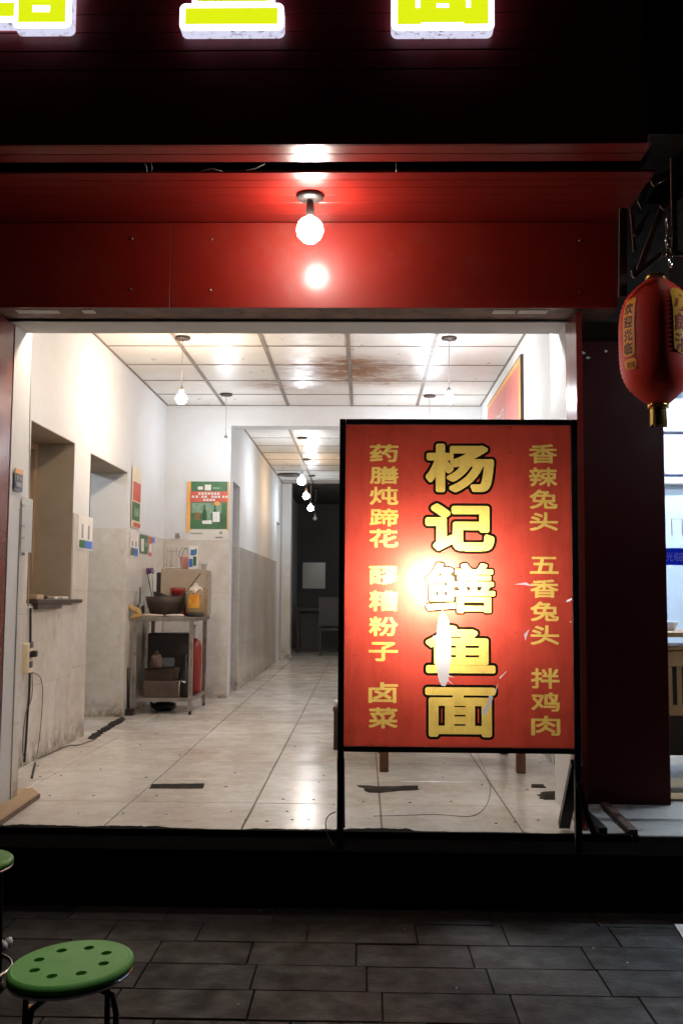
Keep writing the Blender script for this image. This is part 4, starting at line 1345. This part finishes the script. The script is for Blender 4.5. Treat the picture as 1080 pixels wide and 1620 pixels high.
o = MB().tube([(XL + .02, 8.13, FZ + .002), (XL + .02, 8.10, .62)], .012, 8).box(XL + .009, XL + .07, 8.06, 8.14, FZ + .001, FZ + .05).build('floor_squeegee', 'black')
tag(o, 'black squeegee leaning between the doorway corner and the steel table', 'squeegee')

def sack(name, lab, x, y, z, rx, rz, m):
    b = MB(); b.lathe((x, y, z), [(rx * .8, 0), (rx, rz * .25), (rx * .95, rz * .6), (rx * .5, rz * .85), (rx * .2, rz), (rx * .3, rz * 1.15)], 14)
    b.v = [(p[0] + random.uniform(-.014, .014), p[1] + random.uniform(-.014, .014), p[2] + (random.uniform(-.01, .01) if p[2] > z + .01 else .002)) for p in b.v]
    return tag(b.build(name, m), lab, 'sack')
sack('plastic_sack', 'black plastic sack crammed beside the boxes under the steel table', TX0 + .40, 8.36, .364, .06, .30, 'black')
sack('plastic_sack', 'orange tinted sack lying on the boxes at the table leg', TX0 + .17, 8.30, .605, .055, .12, 'dark_card')
sack('rice_sack', 'dark sack on the floor under the lower shelf of the steel table', TX0 + .20, 8.50, FZ, .10, .085, 'black')
# ================================================================ HATCH SHELF, SOCKET, CABLES
sh = thing('hatch_tray', (XL - .02, 6.2, WZ0), 'dark metal tray shelf with scraps on the serving hatch sill', 'tray')
MB().box(XL - .10, XL + .035, 5.74, 6.66, WZ0 + .013, WZ0 + .038, .003).build('tray', 'dark_brown', sh)
MB().box(XL + .012, XL + .036, 5.74, 6.2, WZ0 - .02, WZ0 + .012).build('tray_lip', 'dark_brown', sh)
rs_ = []
for i, (y, m_, s) in enumerate(((5.85, 'board', .05), (5.98, 'dark_brown', .04), (6.1, 'cardboard', .035), (6.22, 'white', .026), (6.32, 'cloth', .03), (6.42, 'white', .028), (6.5, 'sleeve', .024))):
    b = MB(); b.box(-s, s, -s * 1.2, s * 1.2, 0, s * .55, .004)
    o = b.build('scrap', m_); o.location = (XL - .035, y, WZ0 + .0385); o.rotation_euler = (0, 0, i * .5)
    tag(o, ['tan block of card at the near end of the hatch tray', 'dark wooden scrap beside the tan card on the hatch tray', 'brown folded card in the middle of the hatch tray', 'small white wad next to the brown card on the hatch tray',
            'pale cloth lump on the hatch tray between two white wads', 'white wad near the far end of the hatch tray', 'grey plastic bit last on the hatch tray'][i], 'scrap')
ob = thing('socket_strip', (at(36, 1045, X=-1.585).x, 4.70, 1.0), 'white power strip with a black plug fixed low on the wall near the entrance', 'power strip')
pz0, pz1 = on(40, 1064, 5.0).z, on(40, 1018, 5.0).z
wx = XL + .008
yy = at(40, 1040, X=wx).y
a_, b_ = at(33, 1040, X=wx), at(48, 1040, X=wx)
pz0, pz1 = at(40, 1064, X=wx).z, at(40, 1017, X=wx).z
MB().box(wx, wx + .04, yy - .06, yy + .02, pz0, pz1, .006).build('strip_body', 'cream', ob)
for q in range(3): MB().box(wx + .041, wx + .044, yy - .045, yy + .005, pz0 + .03 + q * .055, pz0 + .065 + q * .055).build('outlet', 'dark_grey', ob)
MB().box(wx + .044, wx + .075, yy - .035, yy - .005, pz0 + .09, pz0 + .125, .004).build('plug', 'black', ob)
def cable(lab, P, r=.004, m='cable', **kw):
    pts = [at(x, y, **kw) for x, y in P]
    # smooth
    for _ in range(2):
        q = [pts[0]]
        for a, b in zip(pts, pts[1:]): q += [a.lerp(b, .25), a.lerp(b, .75)]
        pts = q + [pts[-1]]
    o = MB().tube(pts, r, 6).build('cable', m)
    return tag(o, lab, 'cable')
wx2 = XL + .016
cable('thick black cable running down the wall under the hatch tray', ((49, 962), (49, 1000), (48, 1050), (47, 1100), (44, 1130), (42, 1170), (39, 1206)), .0065, X=wx2)
cable('thin grey lead looping beside the black cable on the wall', ((51, 1062), (52, 1090), (50, 1110), (42, 1122), (37, 1160), (36, 1190), (40, 1203)), .0028, 'rust', X=wx2)
cable('thin dark lead sagging down the wall tiles from the power strip', ((50, 1063), (64, 1068), (68, 1086), (68, 1110), (63, 1170), (58, 1200)), .0025, 'rust', X=wx2)
cable('lead lying along the foot of the tiled wall', ((36, 1206), (60, 1200), (84, 1190), (110, 1178), (122, 1180), (150, 1170)), .003, 'dark_brown', Z=FZ + .006)
cable('short black cable end on the floor at the foot of the wall', ((56, 1207), (54, 1216), (51, 1230)), .006, Z=FZ + .008)
cable('vertical lead stapled in the corner by the serving hatch', ((49, 540), (48, 640), (47, 760), (46, 880), (45, 960)), .0035, 'pale_cable', X=XL + .004)
cable('thin looping lead hanging at the near edge beside the sign board leg', ((531, 1284), (518, 1290), (514, 1304), (518, 1322), (527, 1338)), .0024, 'pale_cable', Y=3.95)
cable('long dark hair thin lead crossing the floor under the sign board', ((754, 1190), (764, 1212), (772, 1232), (776, 1250), (771, 1272), (757, 1288), (742, 1292), (722, 1291), (690, 1288), (640, 1290), (590, 1291)), .0013, 'dark_brown', Z=FZ + .003)

# ================================================================ PAPERS ON THE WALLS
def paper(name, lab, cat, base, quads, axis, fixed, m0='paper', group=None):
    """base and quads: (pixel x0, x1, z0, z1) laid on a wall, thin sheets over each other"""
    t = thing(name, (0, 0, 0), lab, cat, group)
    def put(nm, q, m, d):
        if axis == 'x':
            a, b = at(q[0], 900, X=fixed).y, at(q[1], 900, X=fixed).y
            s = 1 if fixed < 0 else -1
            MB().box(fixed + s * d, fixed + s * (d + .0008), min(a, b), max(a, b), q[2], q[3]).build(nm, m, t)
        else:
            a, b = at(q[0], 850, Y=fixed).x, at(q[1], 850, Y=fixed).x
            MB().box(a, b, fixed - d - .0008, fixed - d, q[2], q[3]).build(nm, m, t)
    if axis == 'x': t.location = (fixed, at((base[0] + base[1]) / 2, 900, X=fixed).y, base[2])
    else: t.location = (at((base[0] + base[1]) / 2, 850, Y=fixed).x, fixed, base[2])
    put('sheet', base, m0, .009)
    for i, (nm, q, m) in enumerate(quads): put(nm, q, m, .0105 + i * .0009)
    return t
zx = lambda px, py, X=XL: at(px, py, X=X).z
zy = lambda px, py, Y=YB: at(px, py, Y=Y).z
# poster on the back wall
Pz = lambda py: zy(330, py)
blk = []
for r_, (py, xs_) in enumerate(((781, (313, 318, 323, 328, 333, 338, 343)), (786, (303, 309, 318, 323, 334, 339, 344, 351, 356)), (791, (321, 326, 331, 336)))):
    for x in xs_: blk.append(('print_mark', (x, x + 3.6, Pz(py + 1.9), Pz(py - 1.6)), 'paper'))
po = paper('beer_poster', 'green and red drinks poster with orange borders on the back wall', 'poster', (297, 361, Pz(855), Pz(762)),
      [('border', (295, 301, Pz(842), Pz(762)), 'orange_paper'), ('border', (359.5, 361.5, Pz(840), Pz(762)), 'orange_paper'), ('picture', (301, 359, Pz(837), Pz(762)), 'green_paper'),
       ('title_band', (300, 359.5, Pz(794.5), Pz(777.5)), 'red_paper')], 'y', YB)
def front(nm, x0, x1, y0, y1, m, d):
    a, b = at(x0, 850, Y=YB).x, at(x1, 850, Y=YB).x
    MB().box(a, b, YB - d - .0008, YB - d, Pz(y1), Pz(y0)).build(nm, m, po)
for nm, q, m in blk:
    a, b = at(q[0], 850, Y=YB).x, at(q[1], 850, Y=YB).x
    MB().box(a, b, YB - .0165, YB - .0155, q[2], q[3]).build(nm, m, po)
front('title_mark', 312, 320, 770, 775, 'paper', .015); front('title_mark', 323, 333, 767, 776, 'paper', .015); front('title_mark', 336, 347, 771, 774, 'pale_green', .015)
front('glow_patch', 303, 350, 796, 812, 'pale_green', .0140)
front('footer_mark', 302, 321, 843, 844.5, 'grey_print', .0150); front('footer_mark', 347, 352, 841, 845, 'grey_print', .0150); front('footer_mark', 341, 353, 849, 851, 'grey_print', .0150)
def poly_print(nm, P, m, d):
    pts = [at(x, y, Y=YB) for x, y in P]
    MB().add([(p.x, YB - d, p.z) for p in pts], [tuple(range(len(pts)))]).build(nm, m, po)
def bottle(x, y0, y1, w, m, nm='bottle_print'):
    poly_print(nm, [(x - w * .35, y0), (x + w * .35, y0), (x + w * .38, y0 + (y1 - y0) * .25), (x + w, y0 + (y1 - y0) * .42), (x + w, y1), (x - w, y1), (x - w, y0 + (y1 - y0) * .42), (x - w * .38, y0 + (y1 - y0) * .25)], m, .0172)
bottle(324, 799, 823, 2.9, 'bottle_green'); bottle(331, 798, 823, 2.9, 'pale_green'); bottle(340.5, 799, 824, 3.2, 'bottle_green'); 
poly_print('mug_print', [(308, 811), (318, 811), (318, 823), (309, 823)], 'amber', .0176)
poly_print('can_print', [(337, 810), (348, 810), (348, 826), (337, 826)], 'white', .018)
poly_print('can_print', [(320, 824), (335, 823), (336, 829), (321, 829)], 'white', .018)
poly_print('sun_print', [(344 + 5 * math.cos(q), 797 + 3.6 * math.sin(q)) for q in [i * .7 for i in range(9)]], 'orange_paper', .0182)
# papers on the side wall
z_ = lambda px, py: zx(px, py)
paper('paper_strip', 'tall cream strip with red and green panels beside the kitchen doorway', 'paper strip', (204, 218.5, z_(211, 835), z_(211, 738)),
      [('red_panel', (206, 218, z_(212, 792), z_(212, 762)), 'red_paper'), ('green_panel', (205, 217, z_(211, 823), z_(211, 794)), 'green_paper'), ('pale_panel', (208, 215, z_(211, 816), z_(211, 803)), 'pale_green'), ('red_footer', (207, 218, z_(212, 833), z_(212, 827)), 'red_paper')], 'x', XL, 'cream')
def list_paper(x0, x1, yt, yb, lab):
    m_ = (x0 + x1) / 2
    paper('notice', lab, 'notice', (x0, x1, z_(m_, yb), z_(m_, yt)),
          [('text_column', (x0 + (x1 - x0) * .24, x0 + (x1 - x0) * .36, z_(m_, yb - 18), z_(m_, yt + 14)), 'grey_print'), ('text_column', (x0 + (x1 - x0) * .68, x0 + (x1 - x0) * .78, z_(m_, yb - 18), z_(m_, yt + 14)), 'grey_print'),
           ('green_mark', (x0 + (x1 - x0) * .08, x0 + (x1 - x0) * .48, z_(m_, yb - 3), z_(m_, yb - 15)), 'green_paper'), ('blue_mark', (x0 + (x1 - x0) * .5, x0 + (x1 - x0) * .95, z_(m_, yb - 3), z_(m_, yb - 15)), 'blue_paper')], 'x', XL)
list_paper(120, 143, 816, 870, 'white notice with a green and a blue square between the hatch and the doorway')
list_paper(203, 216, 842, 882, 'small white notice with green and blue squares under the tall paper strip')
paper('notice', 'green and white notice above the dried flowers', 'notice', (219, 231.5, z_(225, 876), z_(225, 846)), [('pale_panel', (220.5, 225, z_(222, 872), z_(222, 852)), 'paper'), ('pale_panel', (226, 230, z_(228, 864), z_(228, 858)), 'pale_green')], 'x', XL, 'green_paper')
paper('notice', 'narrow red and white notice beside the green one', 'notice', (233, 238, z_(236, 880), z_(236, 849)), [('white_panel', (233.5, 237.5, z_(235, 874), z_(235, 860)), 'paper')], 'x', XL, 'red_paper')
paper('sticker', 'tiny blue sticker at the end of the row of notices', 'sticker', (238.5, 242.5, z_(240, 858), z_(240, 850)), [], 'x', XL, 'blue_paper')
# sticker and plastic sleeve on the entrance pier
PJ = -1.628
paper('sticker', 'dark sticker with an orange top on the white wall beside the shutter guide', 'sticker', (15.5, 28.5, zx(22, 776, PJ), zx(22, 740, PJ)),
      [('orange_top', (15.5, 28.5, zx(22, 748, PJ), zx(22, 740, PJ)), 'orange_paper'), ('text_block', (18, 21, zx(22, 758, PJ), zx(22, 752, PJ)), 'grey_print'), ('text_block', (22.5, 25.5, zx(22, 758, PJ), zx(22, 752, PJ)), 'grey_print'), ('text_block', (17, 26, zx(22, 769, PJ), zx(22, 762, PJ)), 'grey_print')], 'x', PJ, 'dark_grey')
sl = paper('document_sleeve', 'clear plastic sleeve holding faded papers on the corner by the hatch', 'sleeve', (29, 46, zx(38, 873, PJ), zx(38, 787, PJ)),
      [('text_row', (30, 34, zx(32, y + 3.5, PJ), zx(32, y, PJ)), 'grey_print') for y in (797, 830, 849)] + [('seal_mark', (29.5, 34.5, zx(32, 878.5, PJ), zx(32, 874, PJ)), 'dark_grey')], 'x', PJ, 'sleeve')
# red framed poster on the side wall opposite
rp = thing('wall_poster', (XR - .005, 6.9, 2.0), 'large red framed poster with orange border and white lettering on the side wall', 'poster')
ya, yb_ = at(828, 600, X=XR).y, at(774, 640, X=XR).y
zt, zb = at(829, 558, X=XR).z, 1.55
MB().box(XR - .022, XR - .002, ya, yb_, zb, zt).build('poster_frame', 'dark_brown', rp)
MB().box(XR - .0245, XR - .0225, ya + .02, yb_ - .02, zb + .02, zt - .015).build('border', 'orange_paper', rp)
MB().box(XR - .0265, XR - .0250, ya + .075, yb_ - .06, zb + .06, zt - .055).build('picture', 'pink_paper', rp)
text_on('poster_text', '欢迎光临本店', lambda u, v: (XR - .028, yb_ - .16 - u, zt - .36 + v), .15, 'paper', rp, .8, True, 1.12, .95)
# note: mirrored run so that it reads from inside the room

# ================================================================ FLOOR THINGS
def ragged(name, lab, cat, P, m, z=.0016, jag=.006):
    pts = [at(x, y, Z=FZ) for x, y in P]
    out = []
    for a, b in zip(pts, pts[1:] + pts[:1]):
        n = max(1, int((b - a).length / .035))
        for i in range(n):
            q = a.lerp(b, i / n)
            out.append((q.x + random.uniform(-jag, jag), q.y + random.uniform(-jag, jag)))
    return tag(MB().prism(out, FZ + .0012, FZ + .0012 + z).build(name, m), lab, cat)
ragged('tape_strip', 'black worn tape strip on the tiles near the entrance edge', 'tape', [(240, 1241), (322, 1240), (322, 1248), (236, 1248)], 'tape')
ragged('tape_strip', 'ragged black tape remnant on the tiles below the sign board', 'tape', [(566, 1243), (610, 1245), (662, 1243), (663, 1250), (630, 1251), (600, 1255), (580, 1254)], 'tape', .0016, .012)
ragged('tape_strip', 'broken black tape patch at the foot of the pier side', 'tape', [(850, 1254), (885, 1252), (890, 1266), (858, 1266)], 'tape', .0016, .014)
ragged('tape_strip', 'small black tape scrap just behind the broken patch', 'tape', [(840, 1241), (858, 1241), (862, 1247), (842, 1247)], 'tape', .0016, .008)
ragged('door_mat', 'dark grimy mat in the kitchen doorway threshold', 'mat', [(136, 1169), (176, 1143), (196, 1134), (196, 1141), (160, 1162), (150, 1170)], 'tape', .004, .012)
b = MB()
for i in range(70):
    px, py = random.uniform(60, 900), random.uniform(1130, 1305)
    p = at(px, py, Z=FZ)
    s = random.uniform(.002, .007)
    b.box(p.x - s, p.x + s, p.y - s * .7, p.y + s * .7, FZ + .001, FZ + .003)
tag(b.build('floor_crumbs', 'dark_brown'), 'dark crumbs and specks scattered over the beige tiles', 'crumbs', None, 'stuff')
bp = [at(x, y, Z=FZ + .02) for x, y in ((-60, 1250), (52, 1247), (62, 1256), (-10, 1306), (-80, 1306))]
o = MB().prism([(p.x, p.y) for p in bp][::-1], FZ + .001, FZ + .022).build('wooden_board', 'board')
tag(o, 'tan wooden board lying on the floor at the frame edge', 'board')
o = MB().prism([(p.x + .006, p.y) for p in (bp[2], bp[3])] + [(p.x - .002, p.y) for p in (bp[3], bp[2])], FZ + .0012, FZ + .0218).build('board_edge', 'wood')
tag(o, 'reddish edge strip along the tan wooden board', 'edge strip')

# wooden table and bench behind the sign board
def square_table(x0, x1, y0, y1, h, lab, cat='table', name='wooden_table'):
    t = thing(name, ((x0 + x1) / 2, (y0 + y1) / 2, FZ), lab, cat)
    MB().box(x0 - .02, x1 + .02, y0 - .02, y1 + .02, FZ + h - .03, FZ + h, .004).build('table_top', 'wood', t)
    for x in (x0, x1 - .05):
        for y in (y0, y1 - .05): MB().box(x, x + .05, y, y + .05, FZ + .002, FZ + h - .031, .003).build('leg', 'wood', t)
    MB().box(x0 + .052, x1 - .052, y0 + .01, y0 + .03, FZ + h - .12, FZ + h - .035).build('apron', 'wood', t)
    return t
a_, b_ = at(600, 1222, Z=FZ), at(828, 1221, Z=FZ)
square_table(a_.x, b_.x, a_.y, a_.y + .72, .62, 'dark wooden square table mostly hidden behind the sign board')
c_ = at(735, 1201, Z=FZ)
bt = thing('wooden_bench', (-.05, 6.15, FZ), 'dark wooden bench end showing beside the sign board', 'bench')
e_ = at(526, 1187, Z=FZ)
MB().box(e_.x, e_.x + .34, e_.y, e_.y + .30, FZ + .24, FZ + .27, .003).build('seat', 'wood', bt)
MB().box(e_.x + .005, e_.x + .05, e_.y + .005, e_.y + .05, FZ + .002, FZ + .239).build('leg', 'dark_brown', bt)
MB().box(e_.x + .29, e_.x + .335, e_.y + .005, e_.y + .05, FZ + .002, FZ + .239).build('leg', 'dark_brown', bt)
MB().box(e_.x + .06, e_.x + .28, e_.y + .01, e_.y + .03, FZ + .15, FZ + .20).build('stretcher', 'dark_brown', bt)
tag(MB().lathe((e_.x + .05, e_.y + .1, FZ + .271), [(.03, 0), (.045, .03), (.042, .03), (.025, .004)], 16).build('bowl', 'white'), 'white bowl on the wooden bench end beside the sign board', 'bowl')

# ================================================================ THE DARK BACK ROOM
# hung mirror on the end wall, dark table and chairs
a_, b_ = at(479, 890, Y=19.15), at(514, 931, Y=19.15)
mr = thing('wall_mirror', (a_.x, 19.15, b_.z), 'dim grey mirror on the end wall of the dark back room', 'mirror')
MB().box(a_.x - .02, b_.x + .02, 19.16, 19.19, b_.z - .02, a_.z + .02).build('mirror_frame', 'dark_grey', mr)
MB().box(a_.x, b_.x, 19.150, 19.158, b_.z, a_.z).build('mirror_glass', 'sleeve', mr)
t = thing('back_table', (-.4, 17.6, FZ), 'dark table in the unlit back room', 'table')
MB().box(-1.2, .9, 17.2, 17.9, FZ + .72, FZ + .76).build('table_top', 'dark_brown', t)
for x in (-1.15, -.2, .8): MB().box(x, x + .05, 17.25, 17.3, FZ + .002, FZ + .719).build('leg', 'dark_brown', t)
MB().box(-1.1, .8, 17.5, 17.55, FZ + .01, FZ + .70).build('modesty_panel', 'black', t)
def dchair(x, y, lab):
    t = thing('dark_chair', (x, y, FZ), lab, 'chair', 'dark chairs in the back room')
    MB().box(x - .2, x + .2, y - .2, y + .2, FZ + .42, FZ + .46).build('seat', 'black', t)
    MB().box(x - .2, x + .2, y - .22, y - .19, FZ + .5, FZ + .95).build('backrest', 'black', t)
    for dx in (-.19, .16):
        for dy in (-.19, .16): MB().box(x + dx, x + dx + .03, y + dy, y + dy + .03, FZ + .002, FZ + .419).build('leg', 'black', t)
dchair(-.52, 16.3, 'black chair standing close to the sign board edge in the back room')

# ================================================================ STOOLS ON THE PAVEMENT
def ring_pts(c, r, n=28): return [(c[0] + r * math.cos(2 * math.pi * i / n), c[1] + r * math.sin(2 * math.pi * i / n), c[2]) for i in range(n)]
def stool(x, y, zs, r, lab, tiltx=0, tilty=0, rot=0, foot=False):
    t = thing('green_stool', (x, y, 0), lab, 'stool', 'green plastic stools on the pavement')
    # seat with holes: filled 2D outline lifted and crowned
    n = 48
    ri = r - .011
    loops = [np.array([(ri * math.cos(2 * math.pi * i / n), ri * math.sin(2 * math.pi * i / n)) for i in range(n)])]
    for k_ in range(8):
        a = rot + k_ * math.pi / 4 + .2
        loops.append(np.array([(r * .58 * math.cos(a) + r * .088 * math.cos(2 * math.pi * i / 16), r * .58 * math.sin(a) + r * .088 * math.sin(2 * math.pi * i / 16)) for i in range(16)]))
    me = shape_mesh(loops, 'seat_top', .004)
    tx = lambda X, Y, Z: (x + X, y + Y, zs - .004 + Z + X * tiltx + Y * tilty)
    mb = MB().add([v.co[:] for v in me.vertices], [tuple(p.vertices) for p in me.polygons])
    mb.lathe((0, 0, 0), [(ri + .0001, -.004), (ri + .0001, .004)] + [(ri + .011 * math.sin(q), .004 - .011 * (1 - math.cos(q))) for q in (.2, .5, .8, 1.1, 1.4, 1.57)] + [(r, -.012), (ri, -.012)], 48)
    mb.v = [tx(*v) for v in mb.v]
    mb.build('seat', 'green', t)
    b = MB().lathe((0, 0, 0), [(r * .99, -.010), (r * .985, -.017), (r * .95, -.017), (r * .94, -.010)], 40)
    b.v = [tx(v[0], v[1], v[2]) for v in b.v]
    b.build('seat_skirt', 'dark_green', t)
    P = ring_pts((0, 0, -.020), r * .96)
    b = MB().tube([tx(*p) for p in P], .0055, 8, True)
    b.build('rim_ring', 'chrome', t)
    for k_ in range(4):
        a = rot + math.pi / 4 + k_ * math.pi / 2
        c, s = math.cos(a), math.sin(a)
        p0 = tx(r * .62 * c, r * .62 * s, -.045); p1 = tx(r * .86 * c, r * .86 * s, -.05)
        b = MB().tube([p0, p1, (x + r * .93 * c, y + r * .93 * s, p1[2] - .035), (x + r * .98 * c, y + r * .98 * s, .012)], .0065, 10)
        lg = b.build('leg', 'black', t)
        MB().lathe((x + r * .98 * c, y + r * .98 * s, .001), [(.012, 0), (.013, .004), (.011, .022)], 12).build('foot', 'black', lg)
    if foot:
        MB().tube(ring_pts((x, y, .10), r * 1.03), .006, 8, True).build('foot_ring', 'chrome', t)
    return t
zS = .42
c1 = at(113, 1521, Z=zS)
stool(c1.x, c1.y, zS, 95 * c1.y / F_PX * 1.0, 'round green stool with eight holes standing whole in view on the pavement', .055, .03, .35)
c2 = at(-52, 1358, Z=zS)
stool(c2.x, c2.y, zS, 70 * c2.y / F_PX, 'green stool mostly cut off by the frame edge, behind the whole one', 0, 0, .2, True)
# crumpled tissue and litter
c_ = at(9, 1499, Z=.02)
b = MB()
for i in range(7):
    sphere(b, (c_.x + random.uniform(-.028, .02), c_.y + random.uniform(-.02, .02), .018 + random.uniform(0, .022)), random.uniform(.010, .017), 7, 5)
for i, v in enumerate(b.v): b.v[i] = (v[0] + random.uniform(-.003, .003), v[1] + random.uniform(-.003, .003), max(.004, v[2] + random.uniform(-.003, .003)))
tag(b.build('crumpled_tissue', 'white'), 'crumpled white tissue on the pavement behind the green stool', 'tissue')
p, q = at(42, 1597, Z=.004), at(50, 1590, Z=.004)
tag(MB().bar(p, q, .008, .006).build('cigarette_end', 'orange_paper'), 'tiny orange cigarette end on the pavers beside the stool legs', 'cigarette end')
b = MB()
for (x, y) in ((434, 1421), (222, 1422), (410, 1439), (992, 1523), (377, 1589), (722, 1563), (938, 1500), (640, 1470)):
    p = at(x, y, Z=.004); b.box(p.x - .003, p.x + .003, p.y - .003, p.y + .003, .002, .005)
tag(b.build('grit', 'paper'), 'pale specks of grit scattered on the dark pavers', 'grit', None, 'stuff')
p = [at(x, y, Z=.006) for x, y in ((1066, 1462), (1110, 1462), (1110, 1490), (1080, 1484))]
tag(MB().prism([(v.x, v.y) for v in p][::-1], .003, .006).build('paper_scrap', 'white'), 'white paper scrap at the frame edge on the pavers', 'paper scrap')
